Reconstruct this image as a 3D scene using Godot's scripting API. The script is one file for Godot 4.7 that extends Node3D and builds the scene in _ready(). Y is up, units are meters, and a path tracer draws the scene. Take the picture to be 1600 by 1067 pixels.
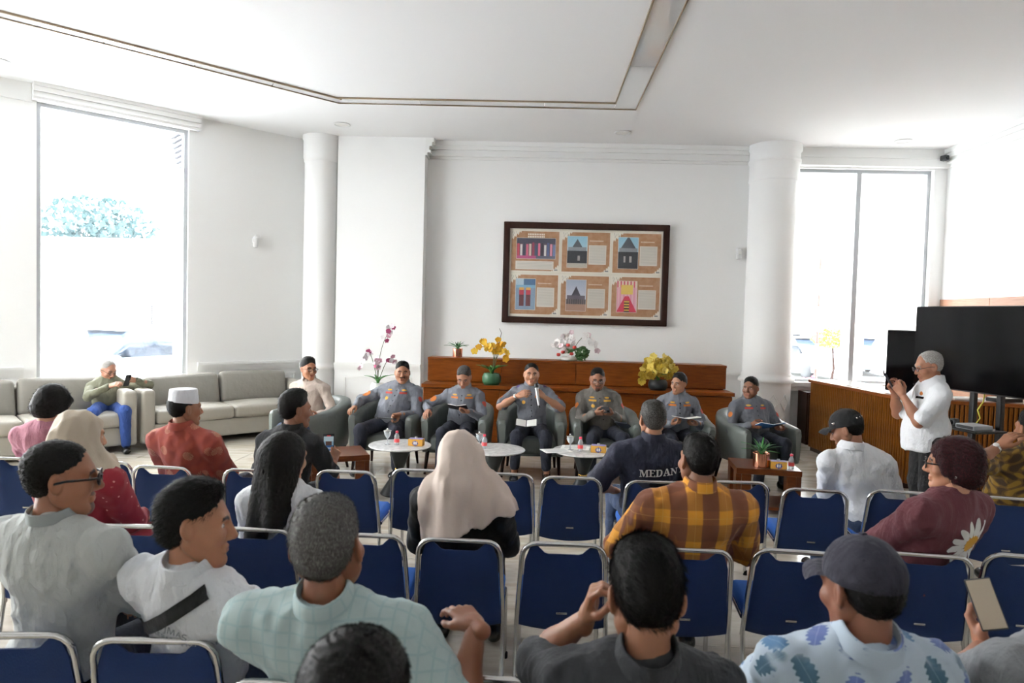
extends Node3D

func _ready() -> void:
	# camera
	var cam := Camera3D.new()
	cam.name = "camera"
	cam.position = Vector3(0, 1.85, 0)
	cam.rotation = Vector3(-0.038407, 0.037020, 0.027)
	cam.fov = 2 * rad_to_deg(atan(533.5 / 1080.0))
	cam.near = 0.05
	cam.far = 300
	var att := CameraAttributesPhysical.new()
	att.frustum_focal_length = 24.3
	att.frustum_focus_distance = 8.2
	att.exposure_aperture = 4.0
	att.frustum_near = 0.05
	att.frustum_far = 300.0
	cam.attributes = att
	cam.fov = 2 * rad_to_deg(atan(533.5 / 1080.0))
	add_child(cam)
	cam.current = true
	# sky and exposure
	var env := Environment.new()
	env.background_mode = Environment.BG_SKY
	var sm := ProceduralSkyMaterial.new()
	sm.sky_top_color = col("dfe4e8")
	sm.sky_horizon_color = col("fbfaf6")
	sm.ground_bottom_color = col("b8b4ac")
	sm.ground_horizon_color = col("e6e6e4")
	sm.sky_curve = 0.3
	sm.sky_energy_multiplier = 4.5
	sm.ground_energy_multiplier = 2.0
	env.sky = Sky.new()
	env.sky.sky_material = sm
	env.tonemap_mode = Environment.TONE_MAPPER_LINEAR
	env.tonemap_exposure = 0.73
	env.sdfgi_enabled = true
	env.ssao_enabled = true
	env.ssil_enabled = true
	var we := WorldEnvironment.new()
	we.name = "world_environment"
	we.environment = env
	add_child(we)
	# high hazy sun on the forecourt side, kept out of the room by the roof
	var sun := DirectionalLight3D.new()
	sun.name = "sun"
	sun.rotation_degrees = Vector3(-74, 35, 0)
	sun.light_energy = 42.0
	sun.light_color = col("e4edff")
	sun.light_angular_distance = 2.0
	sun.shadow_enabled = true
	add_child(sun)
	make_materials()
	build_room()
	build_outside()
	build_furniture()
	build_people()

# ---------------------------------------------------------------- shapes
class Geo:
	var v := PackedVector3Array()
	var n := PackedVector3Array()
	var c := PackedColorArray()
	var i := PackedInt32Array()

	func tri(a: Vector3, b: Vector3, d: Vector3) -> void:
		var m := (d - a).cross(b - a).normalized()
		var k := v.size()
		v.append_array([a, b, d])
		n.append_array([m, m, m])
		i.append_array([k, k + 1, k + 2])

	func quad(a: Vector3, b: Vector3, d: Vector3, e: Vector3) -> void:
		tri(a, b, d)
		tri(a, d, e)

	# rows of points, smooth; closed joins the last column to the first
	func grid(rows: Array, closed := false) -> void:
		var k := v.size()
		var w: int = rows[0].size()
		for r in rows:
			v.append_array(r)
		var acc := PackedVector3Array()
		acc.resize(rows.size() * w)
		for y in rows.size() - 1:
			for x in (w if closed else w - 1):
				var x2 := (x + 1) % w
				var q := [y * w + x, y * w + x2, (y + 1) * w + x2, (y + 1) * w + x]
				for t in [[q[0], q[1], q[2]], [q[0], q[2], q[3]]]:
					var p0 := v[k + t[0]]
					var m := (v[k + t[2]] - p0).cross(v[k + t[1]] - p0)
					if m.length_squared() < 1e-16:
						continue
					for j in t:
						acc[j] += m
					i.append_array([k + t[0], k + t[1], k + t[2]])
		for m in acc:
			n.append(m.normalized())

	func cap(ring: PackedVector3Array) -> void:
		var mid := Vector3.ZERO
		for p in ring:
			mid += p / ring.size()
		for j in ring.size():
			tri(mid, ring[j], ring[(j + 1) % ring.size()])

	# profile of (radius, height)
	func lathe(prof: Array, seg := 24, at := Vector3.ZERO, squash := Vector3.ONE) -> Geo:
		var rows := []
		for p in prof:
			var r := PackedVector3Array()
			for s in seg:
				var a := TAU * s / seg
				r.append(at + Vector3(cos(a) * p[0], p[1], sin(a) * p[0]) * squash)
			rows.append(r)
		grid(rows, true)
		return self

	func tube(pts: Array, r: float, seg := 8, r2 := -1.0) -> Geo:
		var rows := []
		var nrm := Vector3.ZERO
		for j in pts.size():
			var t: Vector3 = (pts[mini(j + 1, pts.size() - 1)] - pts[maxi(j - 1, 0)]).normalized()
			if j == 0:
				nrm = t.cross(Vector3.UP if absf(t.y) < 0.9 else Vector3.RIGHT).normalized()
			nrm = (nrm - t * nrm.dot(t)).normalized()
			var bn := t.cross(nrm)
			var rr := r if r2 < 0 else lerpf(r, r2, float(j) / (pts.size() - 1))
			var row := PackedVector3Array()
			for s in seg:
				var a := TAU * s / seg
				row.append(pts[j] + (nrm * cos(a) + bn * sin(a)) * rr)
			rows.append(row)
		var first := PackedVector3Array(rows[0])
		grid(rows, true)
		var e: Vector3 = pts[-1]
		var last: PackedVector3Array = rows[-1]
		for s in seg:
			tri(e, last[(s + 1) % seg], last[s])
			tri(pts[0], first[s], first[(s + 1) % seg])
		return self

	# polygon in x,y pushed from z0 to z1
	func prism(poly: PackedVector2Array, z0: float, z1: float) -> Geo:
		var t := Geometry2D.triangulate_polygon(poly)
		for j in range(0, t.size(), 3):
			var p := [poly[t[j]], poly[t[j + 1]], poly[t[j + 2]]]
			var ccw: bool = (p[1] - p[0]).cross(p[2] - p[0]) > 0
			if ccw:
				p = [p[0], p[2], p[1]]
			tri(Vector3(p[0].x, p[0].y, z1), Vector3(p[1].x, p[1].y, z1), Vector3(p[2].x, p[2].y, z1))
			tri(Vector3(p[0].x, p[0].y, z0), Vector3(p[2].x, p[2].y, z0), Vector3(p[1].x, p[1].y, z0))
		var cw := Geometry2D.is_polygon_clockwise(poly)
		for j in poly.size():
			var a := poly[j]
			var b := poly[(j + 1) % poly.size()]
			if cw:
				var h := a
				a = b
				b = h
			quad(Vector3(a.x, a.y, z0), Vector3(a.x, a.y, z1), Vector3(b.x, b.y, z1), Vector3(b.x, b.y, z0))
		return self

	func box(p: Vector3, s: Vector3) -> Geo:
		var h := s / 2
		prism(PackedVector2Array([Vector2(p.x - h.x, p.y - h.y), Vector2(p.x + h.x, p.y - h.y), Vector2(p.x + h.x, p.y + h.y), Vector2(p.x - h.x, p.y + h.y)]), p.z - h.z, p.z + h.z)
		return self

	# box with rounded edges; puff swells the faces
	func rbox(p: Vector3, s: Vector3, r: float, k := 2, puff := Vector3.ZERO, mid := 1) -> Geo:
		var h := s / 2
		for axis in 3:
			for sgn in [-1, 1]:
				var u := (axis + 1) % 3
				var w := (axis + 2) % 3
				var lu := samples(h[u], r, k, mid)
				var lw := samples(h[w], r, k, mid)
				var rows := []
				for b in lw:
					var row := PackedVector3Array()
					for a in (lu if sgn < 0 else rev(lu)):
						var q := Vector3.ZERO
						q[axis] = h[axis] * sgn
						q[u] = a
						q[w] = b
						var inner := q.clamp(-(h - Vector3.ONE * r), h - Vector3.ONE * r)
						var d := (q - inner)
						q = inner + (d.normalized() * r if d.length() > 1e-6 else Vector3.ZERO)
						for ax in 3:
							if puff[ax] != 0.0:
								var o1 := (ax + 1) % 3
								var o2 := (ax + 2) % 3
								q[ax] += signf(q[ax]) * puff[ax] * (1 - pow(q[o1] / h[o1], 2)) * (1 - pow(q[o2] / h[o2], 2)) * clampf(absf(q[ax]) / h[ax], 0, 1)
						row.append(p + q)
					rows.append(row)
				grid(rows)
		return self

	func samples(h: float, r: float, k: int, mid: int) -> Array:
		var o := []
		for j in k + 1:
			o.append(-h + r * (1 - cos(PI / 2 * j / k)) if false else -h + r * j / k)
		for j in range(1, mid):
			o.append(lerpf(-h + r, h - r, float(j) / mid))
		for j in k + 1:
			o.append(h - r + r * j / k)
		return o

	func rev(a: Array) -> Array:
		var b := a.duplicate()
		b.reverse()
		return b

	func xf(t: Transform3D) -> Geo:
		for j in v.size():
			v[j] = t * v[j]
			n[j] = (t.basis * n[j]).normalized()
		return self

	func add(g: Geo, t := Transform3D()) -> Geo:
		var k := v.size()
		for j in g.v.size():
			v.append(t * g.v[j])
			n.append((t.basis * g.n[j]).normalized())
		var flip := t.basis.determinant() < 0
		for j in range(0, g.i.size(), 3):
			i.append_array([k + g.i[j], k + g.i[j + 2], k + g.i[j + 1]] if flip else [k + g.i[j], k + g.i[j + 1], k + g.i[j + 2]])
		return self

	func paint(col: Color) -> Geo:
		while c.size() < v.size():
			c.append(col)
		return self

	func mesh() -> ArrayMesh:
		var vol := 0.0
		for j in range(0, i.size(), 3):
			vol += v[i[j]].dot(v[i[j + 2]].cross(v[i[j + 1]]))
		if vol < 0:
			for j in range(0, i.size(), 3):
				var h := i[j + 1]
				i[j + 1] = i[j + 2]
				i[j + 2] = h
			for j in n.size():
				n[j] = -n[j]
		var arr := []
		arr.resize(Mesh.ARRAY_MAX)
		arr[Mesh.ARRAY_VERTEX] = v
		arr[Mesh.ARRAY_NORMAL] = n
		arr[Mesh.ARRAY_INDEX] = i
		if c.size() == v.size():
			arr[Mesh.ARRAY_COLOR] = c
		var m := ArrayMesh.new()
		m.add_surface_from_arrays(Mesh.PRIMITIVE_TRIANGLES, arr)
		return m


# a soft union of tapered capsules and ellipsoids, meshed as surface nets
class Field:
	var ty := PackedInt32Array()
	var a := PackedVector3Array()
	var b := PackedVector3Array()
	var r1 := PackedFloat32Array()
	var r2 := PackedFloat32Array()
	var kk := PackedFloat32Array()
	var il := PackedFloat32Array()
	var bs: Array[Basis] = []
	var sa := PackedVector3Array()
	var sb := PackedVector3Array()
	var sk := PackedFloat32Array()
	var sbs: Array[Basis] = []
	var pn := PackedVector3Array()
	var pc := PackedFloat32Array()
	var amp := 0.0
	var freq := Vector3.ONE
	var noise: FastNoiseLite
	var cell := 0.015
	var out: Geo

	func cap(p: Vector3, q: Vector3, ra: float, rb: float, k := 0.03) -> void:
		ty.append(0)
		a.append(p)
		b.append(q - p)
		r1.append(ra)
		r2.append(rb)
		kk.append(k)
		il.append(1.0 / maxf((q - p).length_squared(), 1e-9))
		bs.append(Basis())

	func ell(p: Vector3, r: Vector3, k := 0.03, rot := Basis()) -> void:
		ty.append(1)
		a.append(p)
		b.append(r)
		r1.append(minf(r.x, minf(r.y, r.z)))
		r2.append(maxf(r.x, maxf(r.y, r.z)))
		kk.append(k)
		il.append(0.0)
		bs.append(rot.inverse())

	func carve(p: Vector3, r: Vector3, k := 0.01, rot := Basis()) -> void:
		sa.append(p)
		sb.append(r)
		sk.append(k)
		sbs.append(rot.inverse())

	func plane(nn: Vector3, p: Vector3) -> void:
		pn.append(nn.normalized())
		pc.append(nn.normalized().dot(p))

	func folds(size: float, f: Vector3, s := 1) -> void:
		amp = size
		freq = f
		noise = FastNoiseLite.new()
		noise.seed = s
		noise.frequency = 1.0
		noise.noise_type = FastNoiseLite.TYPE_SIMPLEX_SMOOTH
		noise.fractal_octaves = 2

	func one(j: int, p: Vector3) -> float:
		if ty[j] == 0:
			var pa := p - a[j]
			var h := clampf(pa.dot(b[j]) * il[j], 0.0, 1.0)
			return (pa - b[j] * h).length() - (r1[j] + (r2[j] - r1[j]) * h)
		var u := (bs[j] * (p - a[j])) / b[j]
		var k0 := u.length()
		if k0 < 0.1:
			return -r1[j] * 0.9
		return k0 * (k0 - 1.0) / (u / b[j]).length()

	func at(p: Vector3, act: PackedInt32Array) -> float:
		var d := 1e3
		for j in act:
			var e: float
			if ty[j] == 0:
				var pa := p - a[j]
				var h := clampf(pa.dot(b[j]) * il[j], 0.0, 1.0)
				e = (pa - b[j] * h).length() - (r1[j] + (r2[j] - r1[j]) * h)
			else:
				var u := (bs[j] * (p - a[j])) / b[j]
				var k0 := u.length()
				e = k0 * (k0 - 1.0) / (u / b[j]).length() if k0 > 0.1 else -r1[j] * 0.9
			var k := kk[j]
			var g := k - absf(d - e)
			d = minf(d, e)
			if g > 0.0:
				d -= g * g * 0.25 / k
		for j in sa.size():
			var u := (sbs[j] * (p - sa[j])) / sb[j]
			var k0 := u.length()
			var e := 0.05
			if k0 > 0.1:
				e = -k0 * (k0 - 1.0) / (u / sb[j]).length()
			var k := sk[j]
			var g := maxf(k - absf(d - e), 0.0) / k
			d = maxf(d, e) + g * g * k * 0.25
		for j in pn.size():
			d = maxf(d, p.dot(pn[j]) - pc[j])
		if amp > 0.0 and absf(d) < amp * 1.5 + cell * 2.0:
			d += amp * noise.get_noise_3dv(p * freq)
		return d

	func all() -> PackedInt32Array:
		var o := PackedInt32Array()
		for j in ty.size():
			o.append(j)
		return o

	# walks from p along dir to the surface
	func hit(p: Vector3, dir: Vector3, far := 0.8) -> Vector3:
		var act := all()
		var t := 0.0
		for s in 40:
			var d := at(p + dir * t, act)
			if absf(d) < 0.0006 or t > far:
				break
			t += d * 0.8
		return p + dir * t

	func run() -> void:
		var lo := Vector3.ONE * 1e3
		var hi := -lo
		for j in ty.size():
			var r := Vector3.ONE * (r2[j] if ty[j] == 1 else maxf(r1[j], r2[j]))
			var q := a[j] + (b[j] if ty[j] == 0 else Vector3.ZERO)
			lo = lo.min(a[j] - r).min(q - r)
			hi = hi.max(a[j] + r).max(q + r)
		lo -= Vector3.ONE * (cell * 2 + amp + 0.01)
		hi += Vector3.ONE * (cell * 2 + amp + 0.01)
		var nb := 4
		var bx := int(ceil((hi.x - lo.x) / (cell * nb)))
		var by := int(ceil((hi.y - lo.y) / (cell * nb)))
		var bz := int(ceil((hi.z - lo.z) / (cell * nb)))
		var nx := bx * nb + 3
		var nxy := nx * (by * nb + 3)
		var half := cell * nb * 0.5
		var rr := half * 1.74
		var m := nb + 1
		var vals := PackedFloat32Array()
		vals.resize(m * m * m)
		var index := {}
		var total := PackedVector3Array()
		var count := PackedInt32Array()
		var quads := PackedInt32Array()
		var es := PackedFloat32Array()
		es.resize(ty.size())
		for wz in bz:
			for wy in by:
				for wx in bx:
					var c := lo + Vector3(wx * 2 + 1, wy * 2 + 1, wz * 2 + 1) * half
					var dm := 1e3
					for j in ty.size():
						es[j] = one(j, c)
						dm = minf(dm, es[j])
					if dm > rr * 1.15 + 0.02 + amp:
						continue
					var act := PackedInt32Array()
					for j in ty.size():
						if es[j] < maxf(dm, -rr) + 2.0 * rr + kk[j]:
							act.append(j)
					if absf(at(c, act)) > rr * 1.15 + amp:
						continue
					var o := lo + Vector3(wx, wy, wz) * (cell * nb)
					var s := 0
					var low := 1e3
					var top := -1e3
					for z in m:
						for y in m:
							var q := o + Vector3(0, y, z) * cell
							for x in m:
								var d := at(q, act)
								vals[s] = d
								low = minf(low, d)
								top = maxf(top, d)
								q.x += cell
								s += 1
					if low > 0.0 or top < 0.0:
						continue
					for z in nb:
						for y in nb:
							for x in nb:
								s = x + (y + z * m) * m
								var v0 := vals[s]
								var inside := v0 < 0.0
								var key := wx * nb + x + 1 + (wy * nb + y + 1) * nx + (wz * nb + z + 1) * nxy
								for axis in 3:
									var v1 := vals[s + (1 if axis == 0 else (m if axis == 1 else m * m))]
									if (v1 < 0.0) == inside:
										continue
									var pt := o + Vector3(x, y, z) * cell
									pt[axis] += cell * v0 / (v0 - v1)
									var s1 := nx if axis == 0 else (nxy if axis == 1 else 1)
									var s2 := nxy if axis == 0 else (1 if axis == 1 else nx)
									var ks := [key - s1 - s2, key - s2, key, key - s1] if not inside else [key - s1 - s2, key - s1, key, key - s2]
									for kq in ks:
										var at_: int = index.get(kq, -1)
										if at_ < 0:
											at_ = total.size()
											index[kq] = at_
											total.append(pt)
											count.append(1)
										else:
											total[at_] += pt
											count[at_] += 1
										quads.append(at_)
		var g := Geo.new()
		for j in total.size():
			g.v.append(total[j] / count[j])
		g.n.resize(total.size())
		for j in range(0, quads.size(), 4):
			var p0 := g.v[quads[j]]
			var nn := (g.v[quads[j + 2]] - p0).cross(g.v[quads[j + 1]] - p0) + (g.v[quads[j + 3]] - p0).cross(g.v[quads[j + 2]] - p0)
			for h in 4:
				g.n[quads[j + h]] += nn
			g.i.append_array([quads[j], quads[j + 1], quads[j + 2], quads[j], quads[j + 2], quads[j + 3]])
		for j in g.n.size():
			g.n[j] = g.n[j].normalized()
		out = g


# ---------------------------------------------------------------- bookkeeping
var M := {}
var rng := RandomNumberGenerator.new()
var taken := {}
var jobs: Array[Field] = []
var after: Array[Callable] = []

func numbered(called: String) -> String:
	taken[called] = taken.get(called, -1) + 1
	return called if taken[called] == 0 else "%s_%03d" % [called, taken[called]]

func thing(called: String, label: String, category: String, at := Vector3.ZERO, turn := 0.0, group := "") -> Node3D:
	var o := Node3D.new()
	o.name = numbered(called)
	add_child(o)
	o.position = at
	o.rotation_degrees.y = turn
	o.set_meta("label", label)
	o.set_meta("category", category)
	if group:
		o.set_meta("group", group)
	return o

func part(parent: Node3D, called: String, mesh: Mesh, m: Material, t := Transform3D()) -> MeshInstance3D:
	var o := MeshInstance3D.new()
	o.name = called
	o.mesh = mesh
	o.material_override = m
	o.transform = t
	parent.add_child(o, true)
	return o

func struct(called: String, mesh: Mesh, m: Material, t := Transform3D()) -> MeshInstance3D:
	var o := MeshInstance3D.new()
	o.name = numbered(called)
	o.mesh = mesh
	o.material_override = m
	o.transform = t
	add_child(o)
	o.set_meta("kind", "structure")
	return o

func copy(o: Node3D, at: Vector3, turn: float, label := "") -> Node3D:
	var c: Node3D = o.duplicate()
	var base := str(o.name)
	var cut := base.rfind("_")
	if cut > 0 and base.substr(cut + 1).is_valid_int():
		base = base.substr(0, cut)
	c.name = numbered(base)
	add_child(c)
	c.position = at
	c.rotation_degrees.y = turn
	if label:
		c.set_meta("label", label)
	return c

func at(x: float, y: float, z: float, turn := 0.0) -> Transform3D:
	return Transform3D(Basis(Vector3.UP, deg_to_rad(turn)), Vector3(x, y, z))

func col(hex: String) -> Color:
	return Color.html(hex)

func mat(hex: String, rough := 0.7, metal := 0.0) -> StandardMaterial3D:
	var m := StandardMaterial3D.new()
	m.albedo_color = col(hex)
	m.roughness = rough
	m.metallic = metal
	return m

func noise_tex(f: float, seed_: int, ramp: Array, size := 256, octaves := 4, kind := FastNoiseLite.TYPE_SIMPLEX_SMOOTH) -> NoiseTexture2D:
	var nz := FastNoiseLite.new()
	nz.seed = seed_
	nz.frequency = f
	nz.noise_type = kind
	nz.fractal_octaves = octaves
	var t := NoiseTexture2D.new()
	t.width = size
	t.height = size
	t.seamless = true
	t.noise = nz
	if not ramp.is_empty():
		var g := Gradient.new()
		g.offsets = PackedFloat32Array()
		g.colors = PackedColorArray()
		for r in ramp:
			g.add_point(r[0], col(r[1]))
		t.color_ramp = g
	return t

func bump_tex(f: float, seed_: int, strength: float, size := 256, ridged := false) -> NoiseTexture2D:
	var t := noise_tex(f, seed_, [], size)
	if ridged:
		var nz: FastNoiseLite = t.noise
		nz.fractal_type = FastNoiseLite.FRACTAL_RIDGED
		nz.fractal_octaves = 3
		nz.fractal_gain = 0.4
		nz.domain_warp_enabled = true
		nz.domain_warp_amplitude = 20.0
	t.as_normal_map = true
	t.bump_strength = strength
	return t

func cloth(hex: String, rough := 0.9, weave := true) -> StandardMaterial3D:
	var m := mat(hex, rough)
	if weave:
		m.normal_enabled = true
		m.normal_texture = M.wrinkle
		m.normal_scale = 0.6
		m.uv1_triplanar = true
		m.uv1_scale = Vector3(3.4, 1.2, 3.4)
	m.rim_enabled = true
	m.rim = 0.15
	return m

func grain(mid: String, low: String, high: String, rough: float, scale: Vector3, seed_ := 3) -> StandardMaterial3D:
	var m := StandardMaterial3D.new()
	m.albedo_texture = noise_tex(0.02, seed_, [[0.0, low], [0.45, mid], [0.62, mid], [1.0, high]], 512, 5)
	m.uv1_triplanar = true
	m.uv1_scale = scale
	m.roughness = rough
	m.metallic_specular = 0.3
	return m

# ---------------------------------------------------------------- the room
const CEIL := 4.57
const S45 := Transform3D(Basis(Vector3(-0.70710678, 0, 0.70710678), Vector3.UP, Vector3(-0.70710678, 0, -0.70710678)), Vector3(-3.8, 0, -11.1))
const FLAT := Transform3D(Basis(Vector3(1, 0, 0), Vector3(0, 0, 1), Vector3(0, -1, 0)), Vector3.ZERO)

func make_materials() -> void:
	M.weave = bump_tex(0.35, 11, 2.0)
	M.wrinkle = bump_tex(0.012, 14, 18.0, 512, true)
	M.dimple = bump_tex(0.08, 12, 2.0)
	M.fold = bump_tex(0.02, 13, 5.0)
	M.wall = mat("f7f7f5", 0.75)
	M.wall.normal_enabled = true
	M.wall.normal_texture = M.dimple
	M.wall.normal_scale = 0.06
	M.wall.uv1_triplanar = true
	M.ceiling = mat("f6f6f5", 0.8)
	M.trim = mat("f2f2ef", 0.55)
	M.tiles = []
	for k in 3:
		var t := StandardMaterial3D.new()
		t.albedo_texture = noise_tex(0.012, 40 + k, [[0.0, "a79c8b"], [0.4, ["b9b0a1", "beb6a8", "b5ab9b"][k]], [0.6, ["beb5a7", "c4bcaf", "bab1a2"][k]], [1.0, "cdc7bb"]], 512, 5)
		t.uv1_triplanar = true
		t.uv1_world_triplanar = true
		t.uv1_scale = Vector3(0.25, 0.25, 1.1)
		t.uv1_offset = Vector3(0.31 * k, 0, 0.17 * k)
		t.roughness = 0.16
		M.tiles.append(t)
	M.grout = mat("8d8577", 0.8)
	M.mirror = mat("e6e7e6", 0.08, 0.35)
	M.trim_edge = mat("8a7a62", 0.4, 0.5)
	M.chrome = mat("d0d0ce", 0.16, 1.0)
	M.black_metal = mat("141416", 0.4, 0.3)
	M.aluminium = mat("b4b7ba", 0.45, 0.2)
	M.gold = mat("c9a45c", 0.22, 1.0)
	M.copper = mat("d9977c", 0.16, 1.0)
	M.glass = StandardMaterial3D.new()
	M.glass.albedo_color = Color(0.95, 0.98, 1.0, 0.06)
	M.glass.transparency = BaseMaterial3D.TRANSPARENCY_ALPHA
	M.glass.roughness = 0.02
	M.wood = grain("763d12", "612f0b", "864818", 0.34, Vector3(0.35, 3.0, 3.0), 3)
	M.wood2 = grain("713910", "5b2b0a", "824516", 0.34, Vector3(0.35, 3.0, 3.0), 5)
	M.slat = grain("70400f", "562c06", "854d16", 0.42, Vector3(5.0, 0.4, 5.0), 7)
	M.pale_wood = grain("96705a", "86614c", "a47d66", 0.5, Vector3(1.0, 3.0, 0.3), 9)
	M.dark_wood = grain("2b1812", "1f100b", "3a2219", 0.35, Vector3(3, 0.5, 3), 8)
	M.table_wood = grain("542a10", "441f0a", "663617", 0.3, Vector3(0.8, 4, 4), 6)
	M.blue = cloth("022350", 0.85)  # same fabric as the seats; shade on the backrests is put into the colour
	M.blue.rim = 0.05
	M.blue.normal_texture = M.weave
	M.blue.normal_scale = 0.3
	M.blue_seat_lit = cloth("1458ac", 0.85)  # brighter copy of the backrest blue, for seats lit from above
	M.blue_seat_lit.normal_texture = M.weave
	M.blue_seat_lit.normal_scale = 0.3
	M.plastic_dark = mat("1a1c20", 0.5)
	M.marble = StandardMaterial3D.new()
	M.marble.albedo_texture = noise_tex(0.018, 21, [[0.0, "b9b9b7"], [0.42, "d7d7d5"], [0.5, "c6c6c5"], [0.56, "dadad8"], [1.0, "e3e3e1"]], 512, 5)
	M.marble.uv1_triplanar = true
	M.marble.uv1_scale = Vector3.ONE * 1.3
	M.marble.roughness = 0.2
	M.sofa = leather("a09b90", 0.5)
	M.armchair = leather("646a66", 0.42)
	M.sofa_dark = cloth("8a867e", 0.7)
	M.sofa_dark.normal_texture = M.fold
	M.sofa_dark.normal_scale = 0.35
	M.sofa_dark.uv1_scale = Vector3.ONE * 1.4
	M.screen = mat("050507", 0.1)
	M.screen.metallic_specular = 0.3
	M.paper = mat("ecebe6", 0.8)
	M.white_plastic = mat("eeeeec", 0.4)
	M.cone = mat("26292a", 0.35, 0.4)

func leather(hex: String, rough: float) -> StandardMaterial3D:
	var m := mat(hex, rough)
	m.normal_enabled = true
	m.normal_texture = M.fold
	m.normal_scale = 0.25
	m.uv1_triplanar = true
	m.uv1_scale = Vector3.ONE * 1.8
	return m

func slab(poly: Array, y0: float, y1: float) -> ArrayMesh:
	var p := PackedVector2Array()
	for q in poly:
		p.append(Vector2(q[0], q[1]))
	return Geo.new().prism(p, -y1, -y0).xf(FLAT).mesh()

func bx(x0: float, x1: float, y0: float, y1: float, z0: float, z1: float) -> Geo:
	return Geo.new().box(Vector3(x0 + x1, y0 + y1, z0 + z1) / 2, Vector3(absf(x1 - x0), absf(y1 - y0), absf(z1 - z0)))

# moulding: stepped bars along x from x0 to x1 that stand off a wall whose face is z = 0, room at -z
func bars(x0: float, x1: float, steps: Array) -> Geo:
	var g := Geo.new()
	for s in steps:
		g.box(Vector3((x0 + x1) / 2, (s[0] + s[1]) / 2, -s[2] / 2), Vector3(absf(x1 - x0), s[1] - s[0], s[2]))
	return g

const CROWN := [[4.50, 4.57, 0.13], [4.44, 4.50, 0.10], [4.38, 4.44, 0.06], [4.34, 4.38, 0.085], [4.30, 4.34, 0.03]]
const RAIL := [[0.99, 1.03, 0.05], [0.95, 0.99, 0.035], [0.91, 0.95, 0.02]]
const BASE := [[0.0, 0.11, 0.02], [0.11, 0.135, 0.012]]

func frame_panel(x0: float, x1: float, y0: float, y1: float) -> Geo:
	var g := Geo.new()
	var w := 0.028
	for r in [[x0, x1, y0, y0 + w], [x0, x1, y1 - w, y1], [x0, x0 + w, y0 + w, y1 - w], [x1 - w, x1, y0 + w, y1 - w]]:
		g.box(Vector3((r[0] + r[1]) / 2, (r[2] + r[3]) / 2, -0.008), Vector3(absf(r[1] - r[0]), r[3] - r[2], 0.016))
	return g

func window(called: String, base: Transform3D, x0: float, x1: float, y0: float, y1: float, mullions: Array) -> void:
	var f := 0.05
	var fr := Geo.new()
	for r in [[x0, x1, y0, y0 + f], [x0, x1, y1 - f, y1], [x0, x0 + f, y0 + f, y1 - f], [x1 - f, x1, y0 + f, y1 - f]]:
		fr.box(Vector3((r[0] + r[1]) / 2, (r[2] + r[3]) / 2, 0.1), Vector3(absf(r[1] - r[0]), r[3] - r[2], 0.1))
	var o := struct(called, fr.mesh(), M.aluminium, base)
	for m in mullions:
		part(o, "mullion", Geo.new().box(Vector3(m, (y0 + y1) / 2, 0.1), Vector3(0.075, y1 - y0 - 0.1, 0.1)).mesh(), M.aluminium)
	var edge := [x0 + f]
	edge.append_array(mullions)
	edge.append(x1 - f)
	for k in edge.size() - 1:
		part(o, "pane", Geo.new().box(Vector3((edge[k] + edge[k + 1]) / 2, (y0 + y1) / 2, 0.1), Vector3(edge[k + 1] - edge[k] - 0.02, y1 - y0 - 0.08, 0.006)).mesh(), M.glass)

# a wall with openings [x0, x1, y0, y1], face at z = 0, thickness outwards
func wall(called: String, base: Transform3D, x0: float, x1: float, holes: Array) -> MeshInstance3D:
	var g := Geo.new()
	var x := x0
	for h in holes:
		g.add(bx(x, h[0], 0, CEIL, 0, 0.25))
		if h[2] > 0:
			g.add(bx(h[0], h[1], 0, h[2], 0, 0.25))
		if h[3] < CEIL:
			g.add(bx(h[0], h[1], h[3], CEIL, 0, 0.25))
		x = h[1]
	g.add(bx(x, x1, 0, CEIL, 0, 0.25))
	return struct(called, g.mesh(), M.wall, base)

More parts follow.
